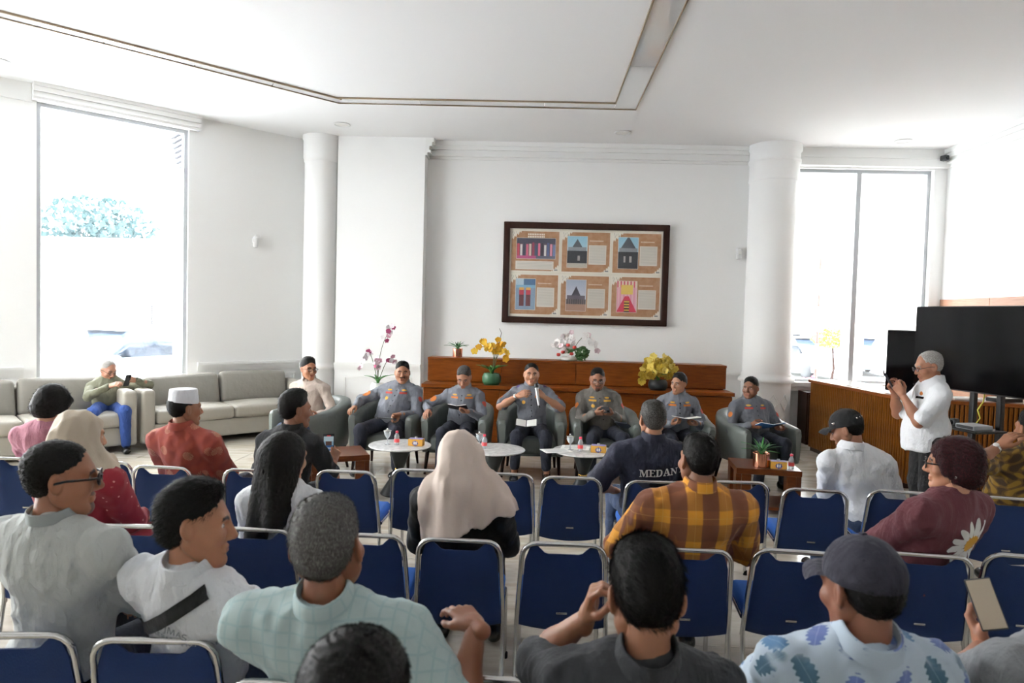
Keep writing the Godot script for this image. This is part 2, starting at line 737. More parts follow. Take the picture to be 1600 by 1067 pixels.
func build_room() -> void:
	# floor of polished stone tiles with recessed joints
	var fl := struct("floor", slab([[-9, 4.4], [6.6, 4.4], [6.6, -11.4], [-3.7, -11.4], [-9, -6.1]], -0.2, -0.004), M.grout)
	var tm := Geo.new().rbox(Vector3(0, -0.006, 0), Vector3(1.196, 0.012, 0.597), 0.002, 1).mesh()
	var kx := 0
	for r in 20:
		for c in 14:
			var x := -9.0 + 1.2 * c + (0.6 if r % 2 else 0.0)
			var z := -10.8 + 0.6 * r
			if x > 6.0 or x + z < -14.4 or z > 0.4 or absf(x - 0.2) > 1.5 - z * 0.9:
				continue
			kx += 1
			part(fl, "tile", tm, M.tiles[(c * 5 + r * 7 + c * r) % 3], at(x, 0, z))
	var rest := part(fl, "tile", slab([[-8.6, 4], [6.3, 4], [6.3, 0.72], [-8.6, 0.72]], -0.012, 0.0), M.tiles[0])
	rest.set_meta("kind", "stuff")
	# ceiling with its dropped mirror strip
	var ce := struct("ceiling", slab([[-9, 4.4], [6.6, 4.4], [6.6, -11.4], [-3.7, -11.4], [-9, -6.1]], CEIL, CEIL + 0.3), M.ceiling)
	var y0 := CEIL - 0.012
	var strips := [[[0.91, -9.13], [1.18, -9.13], [1.18, -7.6], [0.91, -7.6]], [[0.91, -7.59], [1.18, -7.59], [1.18, -6.0], [0.91, -6.0]], [[0.91, -5.99], [1.18, -5.99], [1.18, -3.0], [0.91, -3.0]],
		[[-2.68, -9.05], [-2.63, -8.86], [-1.6, -8.89], [-1.6, -9.06]], [[-1.59, -9.06], [-1.59, -8.88], [0.0, -8.89], [0.0, -9.09]], [[0.01, -9.09], [0.01, -8.9], [0.905, -8.9], [0.905, -9.13]]]
	for k in 5:
		var a := Vector2(-2.69, -9.05).lerp(Vector2(-5.24, -6.5), k * 0.25)
		var b := Vector2(-2.69, -9.05).lerp(Vector2(-5.24, -6.5), k * 0.25 + 0.247)
		var d := Vector2(0.085, 0.14)
		strips.append([[a.x, a.y], [b.x, b.y], [b.x + d.x, b.y + d.y], [a.x + d.x, a.y + d.y]])
	for s in strips:
		part(ce, "mirror_panel", slab(s, y0, CEIL), M.mirror)
	for e in [[[0.895, -8.9], [0.91, -8.9], [0.91, -3.0], [0.895, -3.0]], [[1.18, -9.145], [1.195, -9.145], [1.195, -3.0], [1.18, -3.0]], [[-2.69, -9.065], [-2.69, -9.05], [1.18, -9.13], [1.18, -9.145]], [[-2.63, -8.86], [-2.63, -8.848], [0.905, -8.888], [0.905, -8.9]], [[-2.69, -9.065], [-5.96, -5.79], [-5.95, -5.775], [-2.69, -9.045]], [[-2.61, -8.91], [-5.86, -5.66], [-5.85, -5.645], [-2.6, -8.895]]]:
		part(ce, "edge_strip", slab(e, y0 - 0.01, CEIL), M.trim_edge)
	# walls
	var back := at(0, 0, -11.1, 180)   # local x runs to -x
	var w1 := struct("wall_back", Geo.new().add(bx(-3.9, 3.96, 0, CEIL, -11.35, -11.1)).add(bx(3.96, 6.1, 0, 0.9, -11.35, -11.1)).add(bx(3.96, 6.1, 4.28, CEIL, -11.35, -11.1)).add(bx(6.1, 6.55, 0, CEIL, -11.35, -11.1)).mesh(), M.wall)
	part(w1, "pilaster", bx(-3.2, -1.83, 0, CEIL, -11.12, -10.8).mesh(), M.wall)
	var wallz := Transform3D(Basis(), Vector3(0, 0, -11.1))
	part(w1, "crown_moulding", bars(0, 5.05, CROWN).xf(Transform3D(Basis(Vector3.UP, PI), Vector3(3.22, 0, -11.1))).mesh(), M.trim)
	part(w1, "crown_moulding", bars(0, 0.3, CROWN).xf(Transform3D(Basis(Vector3.UP, -PI / 2), Vector3(-1.83, 0, -11.1))).mesh(), M.trim)
	part(w1, "chair_rail", bars(0, 1.37, RAIL).xf(Transform3D(Basis(Vector3.UP, PI), Vector3(-1.83, 0, -10.8))).mesh(), M.trim)
	part(w1, "wall_panel", frame_panel(0.14, 1.22, 0.2, 0.82).xf(Transform3D(Basis(Vector3.UP, PI), Vector3(-1.83, 0, -10.8))).mesh(), M.trim)
	part(w1, "baseboard", bars(0, 1.37, BASE).xf(Transform3D(Basis(Vector3.UP, PI), Vector3(-1.83, 0, -10.8))).mesh(), M.trim)
	part(w1, "chair_rail", bars(0, 5.0, RAIL).xf(Transform3D(Basis(Vector3.UP, PI), Vector3(3.2, 0, -11.1))).mesh(), M.trim)
	part(w1, "header_beam", bx(3.94, 6.3, 4.3, CEIL, -11.1, -10.98).mesh(), M.trim)
	part(w1, "header_fillet", bx(3.94, 6.3, 4.42, 4.45, -10.98, -10.96).mesh(), M.trim)
	part(w1, "window_sill", bx(3.92, 6.2, 0.86, 0.92, -11.1, -10.93).mesh(), M.trim)
	part(w1, "window_sill", bx(3.94, 6.2, 0.78, 0.86, -11.1, -10.98).mesh(), M.trim)
	var cg := [[0.27, 0.0], [0.27, 0.9], [0.30, 0.92], [0.30, 1.0], [0.26, 1.03], [0.26, 4.16], [0.275, 4.17], [0.275, 4.2], [0.285, 4.22], [0.285, 4.5], [0.3, 4.52], [0.3, CEIL]]
	part(w1, "column", Geo.new().lathe(cg, 40, Vector3(-3.49, 0, -10.92)).mesh(), M.wall)
	var cr := [[0.37, 0.0], [0.37, 0.9], [0.42, 0.92], [0.42, 0.97], [0.38, 1.0], [0.385, 1.03], [0.36, 1.06], [0.36, 4.0], [0.375, 4.01], [0.375, 4.04], [0.37, 4.06], [0.37, 4.28], [0.39, 4.3], [0.39, 4.34], [0.375, 4.36], [0.375, 4.46], [0.4, 4.48], [0.4, CEIL]]
	part(w1, "column", Geo.new().lathe(cr, 48, Vector3(3.6, 0, -10.98)).mesh(), M.wall)
	var relief := Geo.new()
	for k in 3:
		for yy in [0.28, 0.62]:
			var an := deg_to_rad(60 + 30 * k)
			var ring := []
			for s in 13:
				var t := TAU * s / 12
				var aa := an + 0.16 * cos(t) * (1 + 0.2 * cos(4 * t))
				ring.append(Vector3(3.6 + cos(aa) * 0.372, yy + 0.1 * sin(t) * (1 + 0.25 * cos(4 * t)), -10.98 + sin(aa) * 0.372))
			relief.tube(ring, 0.011, 6)
	part(w1, "relief_moulding", relief.mesh(), M.trim)
	window("window_2", Transform3D(Basis(), Vector3(0, 0, -11.35)), 3.96, 6.1, 0.9, 4.28, [5.0])
	# the slanting wall with the tall window
	var wl := wall("wall_left", S45, -0.1, 6.85, [[1.80, 3.62, 0.42, 4.37], [4.75, 6.55, 0.42, 4.37]])
	for w in [[1.67, 3.67], [4.62, 6.68]]:
		part(wl, "pelmet", bars(w[0], w[1], [[4.37, 4.57, 0.10], [4.53, 4.57, 0.15], [4.47, 4.53, 0.125], [4.40, 4.43, 0.12]]).mesh(), M.trim)
	part(wl, "crown_moulding", bars(3.67, 4.62, [[4.36, 4.57, 0.02], [4.34, 4.36, 0.035]]).mesh(), M.trim)
	for w in [[0.02, 1.66], [3.76, 4.66]]:
		part(wl, "chair_rail", bars(w[0], w[1], RAIL).mesh(), M.trim)
		part(wl, "wall_panel", frame_panel(w[0] + 0.12, w[1] - 0.1, 0.2, 0.84).mesh(), M.trim)
		part(wl, "baseboard", bars(w[0], w[1], BASE).mesh(), M.trim)
	window("window_1", S45, 1.80, 3.62, 0.42, 4.37, [])
	window("window_3", S45, 4.75, 6.55, 0.42, 4.37, [])
	var side := Transform3D(Basis(Vector3(0, 0, 1), Vector3.UP, Vector3(-1, 0, 0)), Vector3(-8.6, 0, -6.3))
	wall("wall_side", side, -0.1, 4.0, [[0.2, 3.9, 0.1, 4.4]])
	window("window_4", side, 0.2, 3.9, 0.1, 4.4, [2.05])
	struct("wall_side_rear", bx(-8.85, -8.6, 0, CEIL, -2.3, 4.2).mesh(), M.wall)
	var wr := struct("wall_right", bx(6.3, 6.55, 0, CEIL, -11.3, -2.0).mesh(), M.wall)
	struct("wall_right_rear", bx(6.3, 6.55, 0, CEIL, -2.0, 4.3).mesh(), M.wall)
	part(wr, "crown_moulding", bars(-9.1, 0, CROWN).xf(Transform3D(Basis(Vector3(0, 0, -1), Vector3.UP, Vector3(1, 0, 0)), Vector3(6.3, 0, -11.1))).mesh(), M.trim)
	for k in 5:
		part(wr, "wood_panel", Geo.new().rbox(Vector3(6.287, 1.135, -10.49 + 1.2 * k), Vector3(0.026, 2.27, 1.194), 0.004, 1).mesh(), M.pale_wood)
	struct("wall_front", bx(-8.85, 6.55, 0, CEIL, 4.0, 4.25).mesh(), M.wall)
	# small fittings on walls and ceiling
	var dl := thing("ceiling_downlight", "round white recessed downlight, unlit, in the ceiling before the left column", "downlight", Vector3(-2.95, CEIL, -10.12), 0, "recessed downlights")
	part(dl, "rim", Geo.new().lathe([[0.12, -0.004], [0.125, -0.012], [0.1, -0.018], [0.095, -0.006]], 32).mesh(), M.white_plastic)
	part(dl, "diffuser", Geo.new().lathe([[0.0, -0.008], [0.097, -0.008], [0.097, -0.002]], 32).mesh(), M.paper)
	copy(dl, Vector3(1.16, CEIL, -10.3), 0, "round white recessed downlight, unlit, in the ceiling above the framed poster board")
	copy(dl, Vector3(5.3, CEIL, -10.5), 0, "round white recessed downlight, unlit, in the ceiling before the right window")
	copy(dl, Vector3(-6.2, CEIL, -7.72), 0, "round white recessed downlight, unlit, in the ceiling beside the tall left window")
	var sn := thing("wall_sensor", "small white motion sensor on the slanting wall right of the tall window", "sensor", S45 * Vector3(0.83, 2.86, -0.03), -45, "motion sensors")
	part(sn, "housing", Geo.new().rbox(Vector3.ZERO, Vector3(0.08, 0.17, 0.06), 0.025, 3).mesh(), M.white_plastic)
	part(sn, "lens", Geo.new().rbox(Vector3(0, 0.02, 0.03), Vector3(0.05, 0.06, 0.02), 0.008, 2).mesh(), M.paper)
	part(sn, "bracket", Geo.new().box(Vector3(0, 0.08, -0.03), Vector3(0.04, 0.05, 0.06)).mesh(), M.white_plastic)
	copy(sn, Vector3(3.12, 2.9, -11.03), 15, "small white motion sensor on the back wall beside the right column")
	var cc := thing("security_camera", "tiny black security camera in the corner above the right window", "camera", Vector3(6.12, 4.42, -10.94), 20)
	part(cc, "housing", Geo.new().rbox(Vector3(0, 0, 0.04), Vector3(0.085, 0.08, 0.1), 0.015, 2).mesh(), M.plastic_dark)
	part(cc, "lens", Geo.new().lathe([[0.0, 0.012], [0.024, 0.012], [0.028, 0.0]], 16).xf(Transform3D(Basis(Vector3.RIGHT, PI / 2), Vector3(0, 0, 0.09))).mesh(), M.screen)
	part(cc, "mount", Geo.new().lathe([[0.035, 0.0], [0.035, 0.01], [0.012, 0.015], [0.012, 0.05]], 16).xf(Transform3D(Basis(Vector3.RIGHT, PI / 2), Vector3(0, 0, -0.05))).mesh(), M.white_plastic)

# ---------------------------------------------------------------- outside
func building(called: String, label: String, at_: Vector3, turn: float, size: Vector3, wins: Array, wm: Material, slats: bool) -> void:
	var o := thing(called, label, "building", at_, turn)
	part(o, "walls", Geo.new().box(Vector3(0, size.y / 2, -size.z / 2), size).mesh(), M.out_wall)
	part(o, "parapet", Geo.new().box(Vector3(0, size.y + 0.1, -size.z / 2), size * Vector3(1.01, 0, 1.02) + Vector3(0, 0.25, 0)).mesh(), M.out_wall)
	for w in wins:
		var f := part(o, "window_frame", Geo.new().box(Vector3(w[0], w[1], 0.02), Vector3(w[2] + 0.1, w[3] + 0.1, 0.08)).mesh(), M.out_wall)
		if slats:
			for k in 9:
				part(f, "slat", Geo.new().box(Vector3(w[0], w[1] - w[3] / 2 + w[3] * (k + 0.5) / 9, 0.08), Vector3(w[2], w[3] / 16, 0.04)).mesh(), wm)
		else:
			part(f, "pane", Geo.new().box(Vector3(w[0], w[1], 0.07), Vector3(w[2], w[3], 0.02)).mesh(), wm)

func make_car(paint: Material, label: String, at_: Vector3, turn: float) -> void:
	var o := thing("parked_car", label, "car", at_, turn, "cars parked outside")
	var f := Geo.new()
	var prof := [[-2.1, 0.35, 0.75, 0.78], [-1.95, 0.28, 0.82, 0.84], [-1.2, 0.25, 0.92, 0.86], [-0.6, 0.25, 0.95, 0.86], [0.9, 0.25, 0.98, 0.86], [1.8, 0.28, 0.95, 0.84], [2.1, 0.35, 0.85, 0.78]]
	var rows := []
	for p in prof:
		var r := PackedVector3Array()
		for q in [[-1, 0], [-1, 0.7], [-0.85, 1], [0.85, 1], [1, 0.7], [1, 0]]:
			r.append(Vector3(p[0], lerpf(p[1], p[2], q[1]), q[0] * p[3]))
		rows.append(r)
	f.grid(rows, true)
	f.cap(rows[0])
	f.cap(rows[-1])
	part(o, "body", f.mesh(), paint)
	var cab := Geo.new()
	rows = []
	for p in [[-0.9, 0.9, 0.92], [-0.2, 0.9, 1.45], [1.1, 0.9, 1.5], [1.85, 0.9, 0.96]]:
		var r := PackedVector3Array()
		for q in [[-0.8, 0], [-0.66, 1], [0.66, 1], [0.8, 0]]:
			r.append(Vector3(p[0], lerpf(p[1], p[2], q[1]), q[0]))
		rows.append(r)
	cab.grid(rows, true)
	cab.cap(rows[0])
	part(o, "cabin_glass", cab.mesh(), M.car_glass)
	part(o, "roof", Geo.new().rbox(Vector3(0.45, 1.49, 0), Vector3(1.5, 0.06, 1.3), 0.025, 2).mesh(), paint)
	for w in [[-1.35, -0.8], [-1.35, 0.8], [1.3, -0.8], [1.3, 0.8]]:
		part(o, "wheel", Geo.new().lathe([[0.0, -0.1], [0.2, -0.11], [0.32, -0.09], [0.33, 0.0], [0.32, 0.09], [0.2, 0.11], [0.0, 0.1]], 20).xf(Transform3D(Basis(Vector3.RIGHT, PI / 2), Vector3(w[0], 0.33, w[1]))).mesh(), M.plastic_dark)

func tree(label: String, at_: Vector3, h: float, r: float, seed_: int, leaf: Material, squash := 0.7) -> void:
	var o := thing("leafy_tree", label, "tree", at_)
	part(o, "trunk", Geo.new().tube([Vector3.ZERO, Vector3(0.1, h * 0.4, 0), Vector3(0, h * 0.8, 0.1)], r * 0.09, 8, r * 0.045).mesh(), M.dark_wood)
	rng.seed = seed_
	var g := Geo.new()
	for k in 1500:
		var d := Vector3(rng.randfn(), rng.randfn(), rng.randfn()).normalized() * pow(rng.randf(), 0.4)
		var p := Vector3(d.x * r, h + d.y * r * squash, d.z * r)
		var a := Vector3(rng.randfn(), rng.randfn(), rng.randfn()).normalized() * r * 0.07
		var b := a.cross(Vector3(rng.randfn(), rng.randfn(), rng.randfn())).normalized() * r * 0.045
		g.tri(p - a, p + b, p + a)
		g.tri(p - a, p + a, p - b)
	part(o, "foliage", g.mesh(), leaf)

func build_outside() -> void:
	M.out_wall = mat("dcdad4", 0.9)
	M.out_ground = mat("bcbcbb", 0.95)
	M.asphalt = mat("83847f", 0.95)
	M.blue_glass = mat("6fa9c4", 0.2)
	M.shutter = mat("2a2a2f", 0.8)
	M.car_glass = mat("1c2530", 0.15)
	M.leaf = mat("22393a", 0.8)  # leaf green shifted to blue: distance haze painted into the colour
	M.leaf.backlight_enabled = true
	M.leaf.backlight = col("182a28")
	M.leaf2 = mat("86a63a", 0.8)
	M.red = mat("b8332c", 0.5)
	M.pink = mat("d0567c", 0.6)
	struct("ground_outside", slab([[-80, -6], [-9.2, -6], [-3.6, -11.6], [-2, -11.6], [-2, -90], [-80, -90]], -0.5, -0.2), M.out_ground)
	struct("ground_outside", slab([[-2, -11.6], [80, -11.6], [80, -90], [-2, -90]], -0.5, -0.2), M.asphalt)
	struct("ground_outside", slab([[-80, 30], [-9.2, 30], [-9.2, -6], [-80, -6]], -0.5, -0.2), M.out_ground)
	struct("ground_outside", slab([[-9.2, 30], [40, 30], [40, 4.5], [-9.2, 4.5]], -0.5, -0.2), M.out_ground)
	building("low_building", "long low white building with louvred windows outside the tall left window", Vector3(-20.5, -0.2, -24), 0, Vector3(14.2, 4.15, 6), [[3.08, 1.68, 0.42, 0.72], [4.62, 1.7, 0.48, 0.68], [5.17, 1.7, 0.44, 0.68], [6.6, 1.72, 0.45, 0.66], [7.09, 1.7, 0.42, 0.66]], M.shutter, true)
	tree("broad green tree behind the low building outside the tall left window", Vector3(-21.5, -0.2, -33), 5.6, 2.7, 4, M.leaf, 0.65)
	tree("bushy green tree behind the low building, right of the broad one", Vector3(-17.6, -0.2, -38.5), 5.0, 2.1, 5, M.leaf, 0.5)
	var lv := thing("vent_louvre", "slatted ventilation louvre on the white wing outside the tall window", "louvre", Vector3(-7.97, 5.35, -15), -20)
	part(lv, "wing_wall", Geo.new().box(Vector3(0.55, -1.3, -0.2), Vector3(1.6, 8.4, 0.2)).mesh(), M.out_wall)
	for k in 9:
		part(lv, "slat", Geo.new().box(Vector3(0.0, 0.5 - k * 0.115, -0.05), Vector3(0.46, 0.035, 0.08)).xf(Transform3D(Basis(Vector3.BACK, 0.3), Vector3.ZERO)).mesh(), M.shutter)
	make_car(mat("c9cfd2", 0.25), "pale car parked outside the tall left window behind the man on the sofa", Vector3(-9.6, -0.2, -15.3), 70)
	# forecourt side
	var ar := thing("arched_portico", "white arched portico wall with a moulded arch outside the right window", "portico", Vector3(0, -0.2, -17.5))
	var poly := PackedVector2Array([Vector2(4.6, 0.0), Vector2(4.6, 8.5), Vector2(13.5, 8.5), Vector2(13.5, 6.4), Vector2(8.1, 6.4), Vector2(8.1, 0.0), Vector2(7.75, 0.0), Vector2(7.75, 3.75)])
	var ring: Array = []
	for k in 17:
		var t := PI * k / 16
		poly.append(Vector2(6.6 + cos(t) * 1.12, 3.75 + sin(t) * 1.12))
		ring.append(Vector3(6.6 + cos(t) * 1.18, 3.75 + sin(t) * 1.18, 0.03))
	poly.append(Vector2(5.48, 0.0))
	part(ar, "wall", Geo.new().prism(poly, -0.5, 0.0).mesh(), M.out_wall)
	part(ar, "added_canopy", Geo.new().box(Vector3(9.5, 6.65, 2.9), Vector3(12.5, 0.3, 5.9)).mesh(), M.out_wall)  # roof out of view, added to shade the ground outside the right window
	part(ar, "arch_moulding", Geo.new().tube(ring, 0.09, 8).mesh(), M.out_wall)
	part(ar, "impost", Geo.new().box(Vector3(7.9, 3.72, 0.05), Vector3(0.5, 0.14, 0.25)).mesh(), M.out_wall)
	part(ar, "column", Geo.new().lathe([[0.5, 0.0], [0.5, 0.3], [0.4, 0.4], [0.38, 6.0], [0.48, 6.2], [0.48, 6.4]], 32, Vector3(8.6, 0, 1.0)).mesh(), M.out_wall)
	building("office_building", "far white office building with pale blue windows beyond the forecourt", Vector3(19, -0.2, -42), 0, Vector3(30, 13, 8), [[-3.6, 3.6, 0.7, 1.3], [-1.0, 3.4, 1.8, 1.4], [0.9, 3.4, 1.4, 1.3], [3.6, 3.5, 1.4, 1.2], [-3.6, 1.7, 0.7, 0.6], [6.6, 3.5, 1.4, 1.2]], M.blue_glass, false)
	var pl := thing("striped_pole", "thin red and white striped pole on the forecourt outside the right window", "pole", Vector3(8.15, -0.2, -20.5))
	for k in 12:
		part(pl, "band", Geo.new().lathe([[0.045, 0.36 * k], [0.045, 0.36 * k + 0.36]], 12).mesh(), M.red if k % 3 == 1 else M.out_wall)
	part(pl, "base", Geo.new().lathe([[0.16, 0.0], [0.16, 0.08], [0.05, 0.12]], 16).mesh(), M.out_wall)
	make_car(mat("e2e4e6", 0.25), "white car parked on the forecourt, left of the striped pole", Vector3(10.4, -0.2, -27.0), 100)
	make_car(mat("aab3c4", 0.25), "grey blue car parked on the forecourt beside the small tree", Vector3(13.4, -0.2, -29.5), 80)
	make_car(mat("d8dadf", 0.25), "silver car parked in the far row before the office building", Vector3(12.6, -0.2, -35.5), 95)
	make_car(mat("8c96a6", 0.25), "dark grey car parked half behind the window mullion", Vector3(16.6, -0.2, -30.0), 90)
	tree("small yellow green tree among the parked cars", Vector3(9.2, -0.2, -22.0), 1.6, 0.62, 8, M.leaf2, 0.5)
	var pk := thing("flower_pot", "pink flowering pot outside under the right window by the column", "flower pot", Vector3(4.4, 0.3, -12.6), 0, "pink pots under the window")
	part(pk, "pot", Geo.new().lathe([[0.0, 0.0], [0.12, 0.0], [0.17, 0.32], [0.19, 0.34]], 20).mesh(), M.out_wall)
	var fl := Geo.new()
	rng.seed = 3
	for k in 60:
		var p := Vector3(rng.randfn(0, 0.07), 0.42 + rng.randfn(0, 0.06), rng.randfn(0, 0.07))
		fl.rbox(p, Vector3.ONE * 0.06, 0.025, 1)
	part(pk, "blossoms", fl.mesh(), M.pink)
	part(pk, "stand", Geo.new().box(Vector3(0, -0.25, 0), Vector3(0.5, 0.5, 0.5)).mesh(), M.out_wall)
	copy(pk, Vector3(4.95, 0.3, -12.9), 0, "pink flowering pot outside, second from the column")
	copy(pk, Vector3(5.85, 0.3, -12.55), 0, "pink flowering pot outside by the window mullion")

# ---------------------------------------------------------------- furniture
func chair_pad() -> ArrayMesh:
	var g := Geo.new()
	var back := []
	var front := []
	for jv in 13:
		var rb := PackedVector3Array()
		var rf := PackedVector3Array()
		for ju in 21:
			var u := -1.0 + ju / 10.0
			var v := jv / 12.0
			var au := absf(u)
			var yt := 0.776 - 0.042 * (1 - smoothstep(0.42, 0.74, au))
			if au > 0.78:
				yt -= 0.075 * (1 - sqrt(maxf(0, 1 - pow((au - 0.78) / 0.22, 2))))
			var yb := 0.365 - 0.03 * (1 - u * u)
			var y := lerpf(yb, yt, v)
			var x := u * lerpf(0.203, 0.176, clampf((y - 0.35) / 0.43, 0, 1))
			var z := lerpf(0.165, 0.247, (y - 0.36) / 0.42) - 0.012 * (1 - u * u)
			var e := (1 - pow(au, 8)) * (1 - pow(absf(2 * v - 1), 10))
			rb.append(Vector3(x, y, z + 0.004 + 0.012 * e))
			rf.append(Vector3(x, y, z - 0.004 - 0.034 * e))
		back.append(rb)
		front.append(rf)
	g.grid(back)
	var f2 := []
	for r in front:
		var q: PackedVector3Array = r.duplicate()
		q.reverse()
		f2.append(q)
	g.grid(f2)
	var loop := []
	for k in 21:
		loop.append([back[0][k], front[0][k]])
	for k in range(1, 13):
		loop.append([back[k][20], front[k][20]])
	for k in range(19, -1, -1):
		loop.append([back[12][k], front[12][k]])
	for k in range(11, -1, -1):
		loop.append([back[k][0], front[k][0]])
	for k in loop.size() - 1:
		g.quad(loop[k][0], loop[k][1], loop[k + 1][1], loop[k + 1][0])
	return g.mesh()

func make_chair(label: String, at_: Vector3, turn: float) -> Node3D:
	var o := thing("banquet_chair", label, "chair", at_, turn, "blue chairs in rows")
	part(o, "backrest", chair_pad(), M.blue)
	part(o, "seat", Geo.new().rbox(Vector3(0, 0.435, -0.03), Vector3(0.41, 0.07, 0.41), 0.03, 3, Vector3(0, 0.012, 0), 3).mesh(), M.blue_seat_lit)
	var pts := []
	for s in [-1, 1]:
		var side := [Vector3(s * 0.214, 0.34, 0.158), Vector3(s * 0.207, 0.5, 0.19), Vector3(s * 0.196, 0.7, 0.232)]
		for k in range(0, 6):
			var t := PI / 2 * k / 5
			side.append(Vector3(s * (0.125 + 0.07 * cos(t)), 0.718 + 0.07 * sin(t), 0.236 + 0.014 * sin(t)))
		if s > 0:
			side.reverse()
		pts.append_array(side)
	part(o, "back_frame", Geo.new().tube(pts, 0.0115, 8).mesh(), M.chrome)
	for s in [-1, 1]:
		part(o, "leg", Geo.new().tube([Vector3(s * 0.207, 0.5, 0.19), Vector3(s * 0.213, 0.36, 0.165), Vector3(s * 0.214, 0.2, 0.2), Vector3(s * 0.214, 0.012, 0.27)], 0.0115, 8).mesh(), M.chrome)
		part(o, "leg", Geo.new().tube([Vector3(s * 0.205, 0.405, 0.1), Vector3(s * 0.205, 0.4, -0.17), Vector3(s * 0.205, 0.38, -0.2), Vector3(s * 0.208, 0.012, -0.225)], 0.0115, 8).mesh(), M.chrome)
		for z in [0.27, -0.225]:
			part(o, "foot_cap", Geo.new().lathe([[0.0, 0.0], [0.015, 0.0], [0.015, 0.03], [0.012, 0.032]], 10, Vector3(s * 0.212, 0, z)).mesh(), M.plastic_dark)
	for z in [-0.1, 0.1]:
		part(o, "crossbar", Geo.new().tube([Vector3(-0.205, 0.395, z), Vector3(0.205, 0.395, z)], 0.009, 6).mesh(), M.chrome)
	part(o, "badge", Geo.new().rbox(Vector3(0, 0.438, 0.1945), Vector3(0.052, 0.011, 0.006), 0.0028, 2).mesh(), M.chrome)
	return o

func make_armchair(label: String, at_: Vector3, turn: float) -> Node3D:
	var o := thing("tub_armchair", label, "armchair", at_, turn, "grey tub armchairs of the panel")
	var g := Geo.new()
	var rows := []
	var path := []
	for k in 5:
		path.append([Vector2(-0.325, -0.33 + 0.09 * k), Vector2(-1, 0)])
	for k in 15:
		var t := PI * k / 14
		path.append([Vector2(-0.325 * cos(t), 0.06 + 0.31 * sin(t)), Vector2(-cos(t), sin(t)).normalized()])
	for k in 5:
		path.append([Vector2(0.325, 0.03 - 0.09 * k), Vector2(1, 0)])
	for k in path.size():
		var q := float(k) / (path.size() - 1)
		var h := 0.665 + 0.15 * pow(sin(PI * q), 1.6)
		var p: Vector2 = path[k][0]
		var m: Vector2 = path[k][1]
		var row := PackedVector3Array()
		var end := 0.0 if k > 0 and k < path.size() - 1 else 1.0
		for s in [[0.05, 0.27], [0.062, 0.40], [0.075, 0.56], [0.082, h - 0.06], [0.07, h - 0.015], [0.03, h], [-0.02, h], [-0.05, h - 0.02], [-0.06, h - 0.06], [-0.058, 0.5], [-0.05, 0.30], [-0.03, 0.27]]:
			var w: float = s[0] * (1.0 - 0.35 * end)
			row.append(Vector3(p.x + m.x * w, s[1] - 0.01 * end, p.y + m.y * w))
		rows.append(row)
	g.grid(rows, true)
	for e in [[0, -0.022], [-1, -0.022]]:
		var r2 := PackedVector3Array()
		var c := Vector3.ZERO
		for p in rows[e[0]]:
			c += p / 12.0
		for p in rows[e[0]]:
			r2.append(c + (p - c) * 0.8 + Vector3(0, 0, e[1]))
		g.grid([rows[e[0]], r2] if e[0] == -1 else [r2, rows[e[0]]], true)
		if e[0] == -1:
			var r3 := r2.duplicate()
			r3.reverse()
			g.cap(r3)
		else:
			g.cap(r2)
	part(o, "shell", g.mesh(), M.armchair)
	part(o, "seat_cushion", Geo.new().rbox(Vector3(0, 0.355, -0.02), Vector3(0.57, 0.17, 0.62), 0.05, 3, Vector3(0, 0.02, 0.01), 3).mesh(), M.armchair)
	part(o, "seat_base", Geo.new().rbox(Vector3(0, 0.27, 0.0), Vector3(0.6, 0.05, 0.56), 0.015, 2).mesh(), M.armchair)
	for s in [-1, 1]:
		part(o, "leg", Geo.new().tube([Vector3(s * 0.31, 0.27, -0.27), Vector3(s * 0.33, 0.0, -0.31)], 0.026, 8, 0.015).mesh(), M.dark_wood)
		part(o, "leg", Geo.new().tube([Vector3(s * 0.27, 0.27, 0.24), Vector3(s * 0.29, 0.0, 0.3)], 0.026, 8, 0.015).mesh(), M.dark_wood)
	return o

func make_sofa(label: String, s0: float, s1: float) -> void:
	# local frame of the slanting wall: x along it, -z into the room
	var o := thing("sofa", label, "sofa", Vector3.ZERO, 0, "grey three-seat sofas")
	o.transform = S45 * Transform3D(Basis(), Vector3((s0 + s1) / 2, 0, -0.52))
	var w := s1 - s0
	part(o, "base", Geo.new().rbox(Vector3(0, 0.2, 0), Vector3(w - 0.1, 0.24, 0.84), 0.03, 2).mesh(), M.sofa)
	for k in [-1, 1]:
		part(o, "armrest", Geo.new().rbox(Vector3(k * (w / 2 - 0.09), 0.42, -0.02), Vector3(0.17, 0.7, 0.88), 0.05, 3, Vector3.ZERO, 2).mesh(), M.sofa)
		for z in [-0.38, 0.38]:
			part(o, "foot", Geo.new().lathe([[0.02, 0.0], [0.03, 0.09]], 12, Vector3(k * (w / 2 - 0.12), 0, z)).mesh(), M.plastic_dark)
	part(o, "back", Geo.new().rbox(Vector3(0, 0.5, 0.36), Vector3(w - 0.34, 0.62, 0.16), 0.04, 3).mesh(), M.sofa)
	var cw := (w - 0.36) / 2
	for k in 2:
		var x := (k - 0.5) * cw
		part(o, "seat_cushion", Geo.new().rbox(Vector3(x, 0.405, -0.1), Vector3(cw - 0.012, 0.17, 0.72), 0.045, 3, Vector3(0, 0.03, 0.01), 4).mesh(), M.sofa)
		part(o, "back_cushion", Geo.new().rbox(Vector3.ZERO, Vector3(cw - 0.02, 0.46, 0.16), 0.06, 3, Vector3(0.0, 0.01, 0.05), 4).mesh(), M.sofa_dark, Transform3D(Basis(Vector3.RIGHT, 0.22).rotated(Vector3.BACK, [0.02, -0.03, 0.01][k]), Vector3(x, 0.68 + [0.0, -0.02, 0.01][k], 0.18)))

